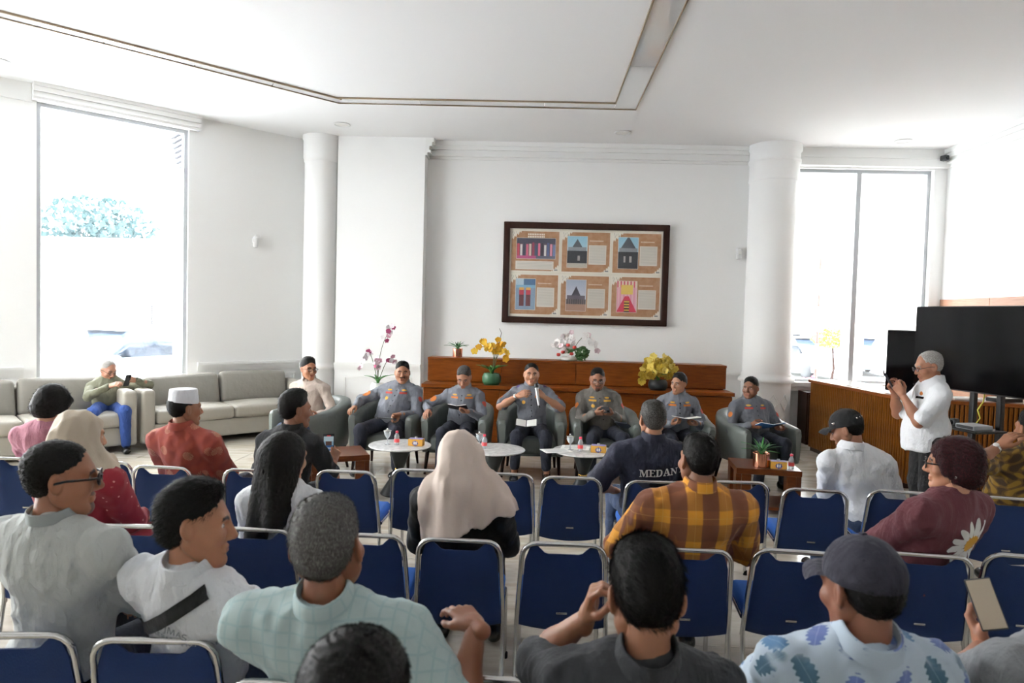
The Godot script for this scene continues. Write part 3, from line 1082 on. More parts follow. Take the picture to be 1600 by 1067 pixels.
func make_round_table(label: String, p: Vector3) -> Node3D:
	var o := thing("round_table", label, "table", p, 0, "round marble side tables")
	part(o, "table_top", Geo.new().lathe([[0.0, 0.478], [0.28, 0.478], [0.312, 0.486], [0.318, 0.493], [0.312, 0.5], [0.0, 0.5]], 48).mesh(), M.marble)
	part(o, "upper_cone", Geo.new().lathe([[0.0, 0.476], [0.12, 0.476], [0.045, 0.262], [0.0, 0.262]], 32).mesh(), M.cone)
	part(o, "waist_ring", Geo.new().lathe([[0.0, 0.238], [0.046, 0.238], [0.052, 0.25], [0.046, 0.262], [0.0, 0.262]], 32).mesh(), M.gold)
	part(o, "lower_cone", Geo.new().lathe([[0.0, 0.238], [0.045, 0.238], [0.19, 0.012], [0.19, 0.0], [0.0, 0.0]], 32).mesh(), M.cone)
	return o

func make_wood_table(label: String, p: Vector3, turn: float) -> void:
	var o := thing("wooden_side_table", label, "table", p, turn, "brown wooden side tables")
	part(o, "table_top", Geo.new().rbox(Vector3(0, 0.42, 0), Vector3(0.6, 0.055, 0.5), 0.005, 1).mesh(), M.table_wood)
	part(o, "shelf", Geo.new().rbox(Vector3(0, 0.07, 0), Vector3(0.56, 0.03, 0.46), 0.004, 1).mesh(), M.table_wood)
	for s in [-1, 1]:
		part(o, "side_panel", Geo.new().rbox(Vector3(s * 0.275, 0.197, -0.16), Vector3(0.05, 0.394, 0.14), 0.004, 1).mesh(), M.table_wood)
		part(o, "side_panel", Geo.new().rbox(Vector3(s * 0.275, 0.197, 0.16), Vector3(0.05, 0.394, 0.14), 0.004, 1).mesh(), M.table_wood)
		part(o, "front_panel", Geo.new().rbox(Vector3(s * 0.205, 0.197, 0.225), Vector3(0.09, 0.39, 0.04), 0.004, 1).mesh(), M.table_wood)

func build_console() -> void:
	var o := thing("reception_desk", "long stepped brown wooden desk behind the panel, flowers on top", "desk", Vector3(0.55, 0, -9.4))
	var w := 4.2
	for k in 4:
		part(o, "board", Geo.new().rbox(Vector3(-w / 2 + w / 4 * (k + 0.5), 0.46, -0.02), Vector3(w / 4 - 0.006, 0.72, 0.04), 0.004, 1).mesh(), M.wood if k % 2 else M.wood2)
		part(o, "board", Geo.new().rbox(Vector3(-w / 2 + w / 4 * (k + 0.5), 1.04, -0.36), Vector3(w / 4 - 0.006, 0.3, 0.03), 0.004, 1).mesh(), M.wood2 if k % 2 else M.wood)
	part(o, "ledge", Geo.new().rbox(Vector3(0, 0.855, -0.17), Vector3(w + 0.04, 0.05, 0.42), 0.006, 2).mesh(), M.wood)
	part(o, "top", Geo.new().rbox(Vector3(0, 1.205, -0.5), Vector3(w, 0.035, 0.34), 0.006, 2).mesh(), M.wood2)
	part(o, "plinth", Geo.new().box(Vector3(0, 0.05, -0.06), Vector3(w - 0.06, 0.1, 0.06)).mesh(), M.dark_wood)
	part(o, "carcass", Geo.new().box(Vector3(0, 0.6, -0.55), Vector3(w - 0.02, 1.16, 0.2)).mesh(), M.wood)
	for s in [-1, 1]:
		part(o, "end_panel", Geo.new().box(Vector3(s * (w / 2 - 0.02), 0.42, -0.26), Vector3(0.035, 0.82, 0.44)).mesh(), M.wood)

func slats_along(o: Node3D, a: Vector2, b: Vector2, h: float) -> void:
	var n := int(a.distance_to(b) / 0.046)
	var d := (b - a) / n
	var ang := -atan2(d.y, d.x)
	var mesh := Geo.new().rbox(Vector3(0, 0, 0), Vector3(0.034, h, 0.022), 0.006, 1).mesh()
	for k in n:
		var p := a + d * (k + 0.5)
		part(o, "slat", mesh, M.slat, Transform3D(Basis(Vector3.UP, ang), Vector3(p.x, h / 2 + 0.06, p.y)))

func build_counter() -> void:
	var o := thing("slatted_counter", "L-shaped reception counter clad in vertical brown slats, white top", "counter", Vector3.ZERO)
	var a := Vector2(3.98, -10.15)
	var b := Vector2(4.2, -7.95)
	var c := Vector2(6.24, -7.42)
	slats_along(o, a, b, 0.93)
	slats_along(o, b, c, 0.93)
	var body := [[4.0, -10.14], [4.215, -7.965], [6.24, -7.44], [6.24, -7.95], [4.72, -8.35], [4.55, -10.14]]
	part(o, "carcass", slab(body, 0.0, 0.99), M.dark_wood)
	part(o, "counter_top", slab([[3.95, -10.18], [4.18, -7.93], [6.24, -7.39], [6.24, -8.0], [4.76, -8.4], [4.58, -10.18]], 0.992, 1.03), M.wood)
	part(o, "worktop_inlay", slab([[4.05, -10.12], [4.26, -8.04], [6.2, -7.52], [6.2, -7.94], [4.72, -8.34], [4.54, -10.12]], 1.03, 1.036), M.marble)
	var cb := thing("dark_cabinet", "dark brown cabinet standing under the right window behind the counter", "cabinet", Vector3(4.45, 0, -10.75))
	part(cb, "body", Geo.new().rbox(Vector3(0, 0.43, 0), Vector3(0.72, 0.74, 0.36), 0.006, 1).mesh(), M.dark_wood)
	part(cb, "plinth", Geo.new().box(Vector3(0, 0.03, -0.01), Vector3(0.68, 0.06, 0.32)).mesh(), M.dark_wood)
	part(cb, "door", Geo.new().rbox(Vector3(-0.17, 0.43, 0.185), Vector3(0.335, 0.68, 0.018), 0.004, 1).mesh(), M.dark_wood)
	part(cb, "door", Geo.new().rbox(Vector3(0.175, 0.43, 0.185), Vector3(0.335, 0.68, 0.018), 0.004, 1).mesh(), M.dark_wood)
	var sh := thing("wooden_rack", "brown wooden rack standing behind the black screens by the window", "rack", Vector3(5.6, 0, -9.7))
	part(sh, "top_plank", Geo.new().rbox(Vector3(0.25, 2.0, 0), Vector3(1.0, 0.07, 0.3), 0.02, 2).mesh(), M.pale_wood)
	for x in [-0.15, 0.65]:
		part(sh, "post", Geo.new().rbox(Vector3(x, 0.985, 0), Vector3(0.07, 1.97, 0.25), 0.006, 1).mesh(), M.wood)
	part(sh, "shelf", Geo.new().rbox(Vector3(0.25, 1.5, 0), Vector3(0.75, 0.03, 0.25), 0.004, 1).mesh(), M.wood)
	# papers on the counter
	tag(part(self, numbered("paper_stack"), Geo.new().rbox(Vector3(4.82, 1.046, -7.98), Vector3(0.3, 0.02, 0.22), 0.004, 1).mesh(), M.paper), "flat stack of white paper on the counter behind the standing man", "paper")
	var pt := thing("black_tray", "small black desk tray on the counter behind the television stand", "tray", Vector3(5.2, 1.036, -7.86), 15)
	part(pt, "tray", Geo.new().rbox(Vector3(0, 0.02, 0), Vector3(0.3, 0.04, 0.2), 0.01, 2).mesh(), M.plastic_dark)
	part(pt, "papers", Geo.new().box(Vector3(0, 0.043, 0), Vector3(0.26, 0.006, 0.18)).mesh(), M.paper)

func tag(o: Node3D, label: String, category: String, group := "") -> Node3D:
	o.set_meta("label", label)
	o.set_meta("category", category)
	if group:
		o.set_meta("group", group)
	return o

func build_screens() -> void:
	var tv := thing("television", "large black television switched off on a stand behind the standing man", "television", Vector3(3.97, 0, -6.4), -75.5)
	part(tv, "bezel", Geo.new().rbox(Vector3(0, 1.65, -0.03), Vector3(1.45, 0.79, 0.05), 0.01, 2).mesh(), M.plastic_dark)
	part(tv, "screen", Geo.new().box(Vector3(0, 1.652, -0.003), Vector3(1.43, 0.768, 0.006)).mesh(), M.screen)
	part(tv, "back_housing", Geo.new().rbox(Vector3(0, 1.6, -0.08), Vector3(1.0, 0.5, 0.06), 0.02, 2).mesh(), M.plastic_dark)
	for s in [-1, 1]:
		part(tv, "pole", Geo.new().rbox(Vector3(s * 0.14, 0.85, -0.14), Vector3(0.055, 1.6, 0.05), 0.012, 2).mesh(), M.black_metal)
		part(tv, "foot", Geo.new().rbox(Vector3(s * 0.3, 0.05, -0.05), Vector3(0.06, 0.05, 0.75), 0.015, 2).mesh(), M.black_metal)
	part(tv, "crossbar", Geo.new().rbox(Vector3(0, 0.06, -0.14), Vector3(0.66, 0.05, 0.05), 0.012, 2).mesh(), M.black_metal)
	part(tv, "shelf", Geo.new().rbox(Vector3(0, 0.93, 0.03), Vector3(0.46, 0.022, 0.34), 0.008, 2).mesh(), M.black_metal)
	part(tv, "cable", Geo.new().tube([Vector3(0.02, 1.3, -0.1), Vector3(0.03, 1.18, -0.07), Vector3(-0.015, 1.1, -0.06), Vector3(0.025, 1.03, -0.05), Vector3(-0.01, 0.97, -0.04), Vector3(0.05, 0.95, 0.0)], 0.006, 6).mesh(), mat("c9c23a", 0.5))
	var wc := thing("webcam", "little black webcam on the shelf under the big television", "webcam", Vector3(3.97, 0.941, -6.4), -75.5)
	part(wc, "body", Geo.new().rbox(Vector3(-0.1, 0.035, 0.1), Vector3(0.07, 0.07, 0.07), 0.02, 2).mesh(), M.plastic_dark)
	part(wc, "lens", Geo.new().lathe([[0.0, 0.02], [0.018, 0.02], [0.022, 0.0]], 14).xf(Transform3D(Basis(Vector3.RIGHT, PI / 2), Vector3(-0.1, 0.035, 0.13))).mesh(), M.screen)
	var lp := thing("grey_device", "flat grey box on the shelf under the big television", "device", Vector3(3.97, 0.941, -6.4), -75.5)
	part(lp, "case", Geo.new().rbox(Vector3(0.07, 0.02, 0.06), Vector3(0.2, 0.04, 0.2), 0.006, 2).mesh(), mat("9a9ea2", 0.5))
	part(lp, "front_panel", Geo.new().box(Vector3(0.07, 0.02, 0.162), Vector3(0.17, 0.025, 0.004)).mesh(), M.plastic_dark)
	var t2 := thing("monitor", "smaller black monitor standing on the counter behind the standing man", "monitor", Vector3(4.36, 1.036, -8.22), -75.5)
	part(t2, "bezel", Geo.new().rbox(Vector3(0, 0.39, -0.025), Vector3(0.8, 0.74, 0.045), 0.01, 2).mesh(), M.plastic_dark)
	part(t2, "screen", Geo.new().box(Vector3(0, 0.392, 0.0), Vector3(0.77, 0.71, 0.006)).mesh(), M.screen)
	part(t2, "foot", Geo.new().rbox(Vector3(0, 0.01, -0.03), Vector3(0.36, 0.02, 0.18), 0.008, 2).mesh(), M.plastic_dark)
	for q in [["round beige table half hidden behind the television stand", Vector3(4.75, 0, -6.6), 0.7], ["round beige table beside the man with the raised arm", Vector3(3.72, 0, -5.15), 0.78]]:
		var o := thing("round_beige_table", q[0], "table", q[1], 0, "round beige tables")
		part(o, "table_top", Geo.new().lathe([[0.0, q[2] - 0.03], [0.27, q[2] - 0.03], [0.285, q[2] - 0.015], [0.27, q[2]], [0.0, q[2]]], 40).mesh(), mat("a8937f", 0.4))
		part(o, "pedestal", Geo.new().lathe([[0.03, q[2] - 0.03], [0.028, 0.06], [0.03, 0.03]], 16).mesh(), M.chrome)
		part(o, "base", Geo.new().lathe([[0.0, 0.03], [0.05, 0.03], [0.2, 0.012], [0.2, 0.0], [0.0, 0.0]], 32).mesh(), M.chrome)

# ---------------------------------------------------------------- the framed posters
func pixel_rect(im: Image, x0: int, y0: int, x1: int, y1: int, hex: String) -> void:
	im.fill_rect(Rect2i(x0, y0, x1 - x0, y1 - y0), col(hex))

func paint_photo(im: Image, x0: int, y0: int, x1: int, y1: int, kind: int) -> void:
	rng.seed = 100 + kind
	var w := x1 - x0
	var h := y1 - y0
	pixel_rect(im, x0 - 2, y0 - 2, x1 + 2, y1 + 2, "d8d8d4")
	for y in h:
		for x in w:
			var u := float(x) / w
			var v := float(y) / h
			var c := Color()
			if kind == 1 or kind == 2 or kind == 4:
				var ax := absf(u - 0.5)
				c = col("8fc0d6").lerp(col("cfd8dc"), v) if kind != 4 else col("9fa9be").lerp(col("d7d8de"), v * 1.3)
				var r0 := 0.08 if kind == 1 else (-0.05 if kind == 2 else 0.2)
				var r1 := 0.34 if kind < 4 else 0.5
				if v > r0 and v < r1 and ax < (v - r0) * (0.95 if kind < 4 else 0.75):
					c = col("4a4f55") if kind < 4 else col("3e3a44")
				if v >= r1 and v < r1 + 0.12 and ax < 0.46:
					c = col("8c9093") if kind < 4 else col("57505a")
				if v >= r1 + 0.12:
					c = col("26282c") if kind < 4 else (col("3b3538") if v < 0.78 else col("a58270"))
					if kind == 1 and v > 0.86:
						c = col("b9b4a6")
					if kind == 4 and v < 0.78 and fmod(u * 9.0, 1.0) < 0.3:
						c = col("6a5c58")
				if kind == 2 and v > 0.6 and v < 0.8 and (absf(u - 0.32) < 0.05 or absf(u - 0.62) < 0.06):
					c = col("b9b3ad")
				if kind == 1 and v > 0.62 and v < 0.78 and absf(u - 0.58) < 0.06:
					c = col("a8a29c")
			elif kind == 0:
				c = col("3a3a48") if v < 0.25 else col("54454f")
				var b := int(u * 13)
				var cols := ["b23b4a", "d9d3d0", "2c3044", "c65a72", "d8c7b6", "8e2f45", "3a4b66", "d96a84", "2a2733", "e0dad4", "4a5c86", "d7899a", "6a7ba6"]
				if v > 0.26 + 0.12 * sin(b * 2.3) * 0.5 and v < 0.86 and absf(fmod(u * 13, 1.0) - 0.5) < 0.36:
					c = col(cols[b])
				if v >= 0.86:
					c = col("b04a78") if u < 0.5 else col("55586a")
			elif kind == 3:
				c = col("79a6c4") if v < 0.3 else col("7d93a8")
				for q in [0.3, 0.64]:
					if absf(u - q) < 0.12 and v > 0.28 and v < 0.88:
						c = col("d6a24a") if v < 0.36 else (col("b0333f") if v < 0.52 else col("5a2a2c"))
				if v < 0.2:
					c = col("3f5f80") if u > 0.4 else col("a9c3d2")
			else:
				c = col("d98aa4").lerp(col("e7b9c4"), absf(sin(u * 18)))
				if v < 0.2:
					c = col("c94a5c") if fmod(u * 6, 1.0) < 0.4 else col("e4d6c0")
				if absf(u - 0.5) < 0.3 and v > 0.12 and v < 0.42:
					c = col("dcbb57")
				if v > 0.48 and absf(u - 0.5) < (v - 0.36) * 0.8:
					c = col("c22c46")
				if v > 0.62 and absf(u - 0.5) < 0.13:
					c = col("d8b64c") if fmod(v * 11, 1.0) < 0.5 else col("3a1f24")
			c = c.lightened(rng.randf() * 0.12).darkened(rng.randf() * 0.12)
			im.set_pixel(x0 + x, y0 + y, c)

func paint_poster(k: int) -> ImageTexture:
	var w := 320
	var h := 268
	var im := Image.create(w, h, false, Image.FORMAT_RGBA8)
	im.fill(col("ded9cc"))
	var nz := FastNoiseLite.new()
	nz.seed = k
	nz.frequency = 0.02
	for y in range(8, h - 8):
		for x in range(8, w - 8):
			var tl := x + y * 1.1
			if tl < 78 + 8 * sin(x * 0.4) or (w - x) + (h - y) * 1.1 < 62 + 6 * sin(x * 0.5):
				continue
			im.set_pixel(x, y, col("9d7452").lightened(0.5 * (0.2 + nz.get_noise_2d(x, y)) * 0.3))
	# print in the corners
	for q in [[14, 8], [24, 14], [36, 10], [46, 18], [18, 26], [w - 30, h - 32], [w - 22, h - 26]]:
		pixel_rect(im, q[0], q[1], q[0] + 2, q[1] + 14, "87887f")
	pixel_rect(im, w - 36, h - 18, w - 14, h - 12, "5c6668")
	if k == 0:
		paint_photo(im, 42, 52, w - 30, 182, 0)
		pixel_rect(im, 36, 198, w - 40, 252, "d2cdc3")
		for r in 5:
			pixel_rect(im, 46, 204 + r * 9, w - 50, 207 + r * 9, "b4b0a8")
		for r in 2:
			for l in 10:
				pixel_rect(im, 112 + l * 11, 22 + r * 15, 112 + l * 11 + 8, 32 + r * 15, "e8e0d4")
	else:
		paint_photo(im, 42, 34, 168, 232, k)
		pixel_rect(im, 178, 88, w - 30, 212, "cfcac0")
		for r in 16:
			pixel_rect(im, 184, 94 + r * 7, w - 36, 97 + r * 7, "b3afa6")
		for l in 11:
			pixel_rect(im, 184 + l * 8, 58, 189 + l * 8, 65, "d8ccbc")
	return ImageTexture.create_from_image(im)

func build_posters() -> void:
	var o := thing("framed_poster_board", "wide dark brown frame with six kraft paper posters on the back wall", "frame", Vector3(0.725, 2.53, -11.06))
	var w := 2.62
	var h := 1.6
	for s in [-1, 1]:
		part(o, "frame_side", Geo.new().rbox(Vector3(s * (w / 2 - 0.05), 0, 0.01), Vector3(0.1, h, 0.07), 0.014, 2).mesh(), M.dark_wood)
		part(o, "frame_rail", Geo.new().rbox(Vector3(0, s * (h / 2 - 0.05), 0.012), Vector3(w, 0.1, 0.07), 0.014, 2).mesh(), M.dark_wood)
	part(o, "backing_sheet", Geo.new().box(Vector3(0, 0, -0.01), Vector3(w - 0.18, h - 0.18, 0.02)).mesh(), mat("d9d4c6", 0.8))
	for k in 6:
		var q := QuadMesh.new()
		q.size = Vector2(0.795, 0.665)
		var m := mat("ffffff", 0.6)
		m.albedo_texture = paint_poster(k)
		part(o, "poster", q, m, Transform3D(Basis(), Vector3((k % 3 - 1) * 0.805, 0.345 - 0.69 * (k / 3), 0.003)))

# ---------------------------------------------------------------- flowers and table ware
func blossom(r: float, round_: float) -> ArrayMesh:
	var g := Geo.new()
	for k in 5:
		var a := TAU * k / 5 + PI / 2
		var d := Vector3(cos(a), sin(a), 0)
		var s := Vector3(-sin(a), cos(a), 0)
		var wide := r * (round_ if k in [1, 4] else round_ * 0.7)
		var rows := []
		for j in 5:
			var t := j / 4.0
			var hw := wide * sin(PI * (0.08 + 0.84 * t)) * 0.62
			var z := 0.25 * r * t * t + 0.02 * r
			rows.append(PackedVector3Array([d * r * t - s * hw + Vector3(0, 0, z * 0.7), d * r * t + Vector3(0, 0, z), d * r * t + s * hw + Vector3(0, 0, z * 0.7)]))
		g.grid(rows)
	g.rbox(Vector3(0, -r * 0.12, r * 0.16), Vector3(r * 0.3, r * 0.34, r * 0.3), r * 0.1, 1)
	return g.mesh()

func leaf_mesh(len: float, wide: float, bend: float) -> ArrayMesh:
	var g := Geo.new()
	var rows := []
	for j in 8:
		var t := j / 7.0
		var hw := wide * (0.55 + 0.9 * t) * (1 - pow(t, 2.2))
		var up := len * (t - bend * t * t * 0.5)
		var outw := len * 0.75 * t * t * bend + len * 0.25 * t
		rows.append(PackedVector3Array([Vector3(-hw, up + hw * 0.3, outw), Vector3(0, up, outw + 0.002), Vector3(hw, up + hw * 0.3, outw), Vector3(0, up - 0.004 - hw * 0.12, outw - 0.006)]))
	g.grid(rows, true)
	return g.mesh()

func succulent(label: String, p: Vector3, s: float, seed_: int) -> void:
	var o := thing("potted_succulent", label, "plant", p, 0, "succulents in copper pots")
	part(o, "pot", Geo.new().lathe([[0.0, 0.0], [0.062, 0.0], [0.07, 0.006], [0.076, 0.13], [0.073, 0.132], [0.07, 0.1], [0.0, 0.1]], 32).xf(Transform3D(Basis().scaled(Vector3.ONE * s), Vector3.ZERO)).mesh(), M.copper)
	rng.seed = seed_
	var green := [mat("2f6b35", 0.45), mat("3c7d3c", 0.45), mat("285c33", 0.45)]
	for k in 18:
		var t := k / 17.0
		var m := leaf_mesh(0.15 + 0.06 * rng.randf(), 0.015, 0.3 + 1.0 * t)
		part(o, "leaf", m, green[k % 3], Transform3D(Basis(Vector3.UP, k * 2.4 + rng.randf() * 0.4).scaled(Vector3.ONE * s), Vector3(0, 0.1 * s, 0)))

func orchid(label: String, p: Vector3, stems: Array, per: int, r: float, petals: Array, pot: String, pot_h: float, pot_r: float, seed_: int, leaves := 5) -> Node3D:
	var o := thing("orchid_arrangement", label, "flowers", p)
	var pm := mat(pot, 0.45)
	part(o, "pot", Geo.new().lathe([[0.0, 0.0], [pot_r * 0.8, 0.0], [pot_r, pot_h * 0.3], [pot_r, pot_h * 0.7], [pot_r * 0.82, pot_h], [pot_r * 0.78, pot_h], [0.0, pot_h * 0.9]], 28).mesh(), pm)
	rng.seed = seed_
	var bm := blossom(r, 1.0)
	var mats := []
	for q in petals:
		var m := mat(q, 0.6)
		m.backlight_enabled = true
		m.backlight = col(q).darkened(0.5)
		mats.append(m)
	var stem_m := mat("4d5a34", 0.7)
	for s in stems:
		var pts := []
		for k in 9:
			var t := k / 8.0
			pts.append(Vector3(0, pot_h * 0.9, 0).lerp(s[0], t) + Vector3(s[1].x, s[1].y, s[1].z) * sin(PI * t) * (1 - 0.3 * t))
		part(o, "stem", Geo.new().tube(pts, 0.005, 6, 0.003).mesh(), stem_m)
		for k in per:
			var t := (0.45 if s.size() < 3 else float(s[2])) + (0.55 if s.size() < 3 else 1.0 - float(s[2])) * k / maxf(per - 1, 1)
			var j := mini(int(t * 8), 7)
			var q: Vector3 = pts[j].lerp(pts[j + 1], t * 8 - j)
			q += Vector3(rng.randf_range(-1, 1), rng.randf_range(-1, 0.6), rng.randf_range(0, 1)) * r * 0.9
			var tilt := Basis.from_euler(Vector3(rng.randf_range(-0.5, 0.5), rng.randf_range(-0.9, 0.9), rng.randf_range(-0.6, 0.6)))
			part(o, "blossom", bm, mats[rng.randi() % mats.size()], Transform3D(tilt.scaled(Vector3.ONE * rng.randf_range(0.8, 1.1)), q))
	var gm := mat("3f7d35", 0.4)
	for k in leaves:
		part(o, "leaf", leaf_mesh(0.2 + 0.06 * rng.randf(), 0.028, 0.9), gm, Transform3D(Basis(Vector3.UP, TAU * k / leaves + 0.5), Vector3(0, pot_h * 0.85, 0)))
	return o

func build_flowers() -> void:
	succulent("green succulent in a copper pot on the desk top behind the panel", Vector3(-1.14, 1.223, -9.85), 0.95, 1)
	var yo := orchid("tall yellow orchid in a mossy green pot on the desk ledge", Vector3(-0.62, 0.88, -9.5), [[Vector3(-0.22, 0.5, 0.06), Vector3(0.12, 0.22, 0), 0.4], [Vector3(-0.12, 0.6, 0.02), Vector3(0.1, 0.12, 0), 0.55], [Vector3(0.22, 0.38, 0.06), Vector3(0.02, 0.26, 0), 0.5], [Vector3(0.12, 0.62, 0.0), Vector3(-0.02, 0.05, 0), 0.6]], 8, 0.047, ["e0b02c", "d6a020", "e8c040"], "2f5c3c", 0.16, 0.13, 2, 9)
	part(yo, "bare_stem", Geo.new().tube([Vector3(0.02, 0.14, 0), Vector3(0.08, 0.5, 0), Vector3(0.12, 0.72, 0), Vector3(0.09, 0.78, 0)], 0.006, 6, 0.003).mesh(), M.dark_wood)
	var wo := orchid("white and pink orchids with red roses in a low bowl on the desk top", Vector3(0.46, 1.223, -9.85), [[Vector3(-0.22, 0.24, 0.04), Vector3(0, 0.12, 0), 0.3], [Vector3(-0.1, 0.36, 0.03), Vector3(0, 0.06, 0), 0.35], [Vector3(0.02, 0.38, 0.05), Vector3(0, 0.05, 0), 0.4], [Vector3(0.38, 0.16, 0.05), Vector3(0.04, 0.3, 0), 0.4], [Vector3(-0.14, 0.2, 0.08), Vector3(0, 0.06, 0), 0.2]], 10, 0.044, ["f4f1ee", "f6f4f1", "f3eeec", "f4f1ee", "e6cfd4"], "d9d7d2", 0.06, 0.13, 6, 8)
	rng.seed = 9
	for k in 5:
		part(wo, "rose", Geo.new().lathe([[0.0, -0.02], [0.024, -0.012], [0.03, 0.008], [0.02, 0.026], [0.008, 0.02], [0.0, 0.022]], 12).mesh(), M.red, at([-0.1, 0.02, 0.06, -0.03, -0.16][k], [0.12, 0.1, 0.19, 0.22, 0.08][k], [0.14, 0.16, 0.13, 0.12, 0.1][k]))
	var bush := Geo.new()
	for k in 260:
		var d := Vector3(rng.randfn(), rng.randfn(), rng.randfn()).normalized() * rng.randf_range(0.06, 0.105)
		bush.add(Geo.new().rbox(Vector3.ZERO, Vector3(0.034, 0.022, 0.005), 0.002, 1), Transform3D(Basis.looking_at((d.normalized() + Vector3(rng.randfn(), rng.randfn(), rng.randfn()) * 0.5).normalized(), Vector3(0.1, 1, 0.3)), d + Vector3(0.17, 0.11, 0.08)))
	part(wo, "leaf_ball", bush.mesh(), mat("3a6230", 0.6))
	var st := []
	for k in 15:
		var a := TAU * k / 15.0
		var rad := 0.23 if k % 2 else 0.13
		st.append([Vector3(cos(a) * rad, 0.24 + (0.14 if k % 2 == 0 else 0.02) + 0.06 * sin(a * 2), sin(a) * rad * 0.7), Vector3(0, 0.1, 0), 0.35])
	st.append([Vector3(-0.26, 0.12, 0.08), Vector3(-0.05, 0.16, 0.05), 0.5])
	orchid("dense bunch of pale yellow orchids in a black pot on the desk ledge", Vector3(1.66, 0.88, -9.5), st, 9, 0.054, ["d6bd4f", "c9ac3c", "e0cc6a", "b99a34"], "1b2022", 0.14, 0.13, 12, 6)
	var ped := thing("plant_pedestal", "white square pedestal behind the armchair of the heavy-set officer", "pedestal", Vector3(-2.2, 0, -9.5))
	part(ped, "column", Geo.new().rbox(Vector3(0, 0.34, 0), Vector3(0.3, 0.64, 0.3), 0.008, 1).mesh(), M.trim)
	part(ped, "cap", Geo.new().rbox(Vector3(0, 0.68, 0), Vector3(0.34, 0.04, 0.34), 0.008, 1).mesh(), M.trim)
	part(ped, "foot", Geo.new().rbox(Vector3(0, 0.02, 0), Vector3(0.34, 0.04, 0.34), 0.008, 1).mesh(), M.trim)
	orchid("white and magenta orchid in a white pot on the pedestal by the pilaster", Vector3(-2.2, 0.7, -9.5), [[Vector3(0.2, 0.97, 0.05), Vector3(-0.06, 0.1, 0), 0.66], [Vector3(-0.24, 0.36, 0.06), Vector3(-0.02, 0.4, 0), 0.4], [Vector3(0.02, 0.36, 0.1), Vector3(0, 0.28, 0.05), 0.35], [Vector3(0.28, 0.42, 0.06), Vector3(0.02, 0.26, 0), 0.5]], 9, 0.04, ["ece6e8", "e2c6d0", "b04a74", "f0ecec", "e8dde2", "d9a9bb"], "e8e8e4", 0.16, 0.1, 21, 6)

func goblet(label: String, p: Vector3) -> void:
	var o := thing("water_goblet", label, "goblet", p, 0, "lidded goblets on the round tables")
	part(o, "glass", Geo.new().lathe([[0.034, 0.0], [0.034, 0.003], [0.006, 0.01], [0.005, 0.06], [0.02, 0.072], [0.034, 0.1], [0.037, 0.135], [0.035, 0.135], [0.032, 0.1], [0.018, 0.075], [0.0, 0.07]], 24).mesh(), M.goblet)
	part(o, "water", Geo.new().lathe([[0.0, 0.074], [0.017, 0.077], [0.03, 0.1], [0.0, 0.1]], 20).mesh(), M.goblet)
	part(o, "lid", Geo.new().lathe([[0.042, 0.137], [0.042, 0.14], [0.015, 0.148], [0.006, 0.15], [0.009, 0.16], [0.0, 0.165]], 20).mesh(), M.chrome)

func bottle(label: String, p: Vector3) -> void:
	var o := thing("water_bottle", label, "bottle", p, 0, "small water bottles")
	part(o, "body", Geo.new().lathe([[0.0, 0.0], [0.024, 0.0], [0.027, 0.006], [0.026, 0.04], [0.027, 0.085], [0.02, 0.105], [0.012, 0.115], [0.012, 0.125], [0.0, 0.125]], 20).mesh(), M.goblet)
	part(o, "label", Geo.new().lathe([[0.0275, 0.028], [0.028, 0.03], [0.028, 0.062], [0.0275, 0.064]], 20).mesh(), M.label)
	part(o, "cap", Geo.new().lathe([[0.0, 0.122], [0.0145, 0.122], [0.0145, 0.14], [0.013, 0.143], [0.0, 0.143]], 16).mesh(), M.bottle_cap)

func tissue_box(label: String, p: Vector3, turn: float) -> void:
	var o := thing("tissue_box", label, "tissue box", p, turn, "yellow tissue boxes")
	part(o, "carton", Geo.new().rbox(Vector3(0, 0.036, 0), Vector3(0.15, 0.07, 0.09), 0.004, 1).mesh(), M.carton)
	part(o, "top_print", Geo.new().box(Vector3(0, 0.0715, 0), Vector3(0.14, 0.002, 0.08)).mesh(), M.carton_top)
	var star := PackedVector2Array()
	for k in 16:
		var r := 0.03 if k % 2 == 0 else 0.02
		star.append(Vector2(cos(TAU * k / 16) * r * 1.2, 0.03 + sin(TAU * k / 16) * r))
	part(o, "front_print", Geo.new().prism(star, 0.0445, 0.0462).mesh(), M.carton_blue)
	for s in [-1, 1]:
		part(o, "print_figure", Geo.new().rbox(Vector3(s * 0.01, 0.032, 0.0464), Vector3(0.013, 0.028, 0.0012), 0.0005, 1).mesh(), M.paper)
	part(o, "tissue", leaf_mesh(0.035, 0.02, 0.5), M.paper, at(0, 0.07, 0))

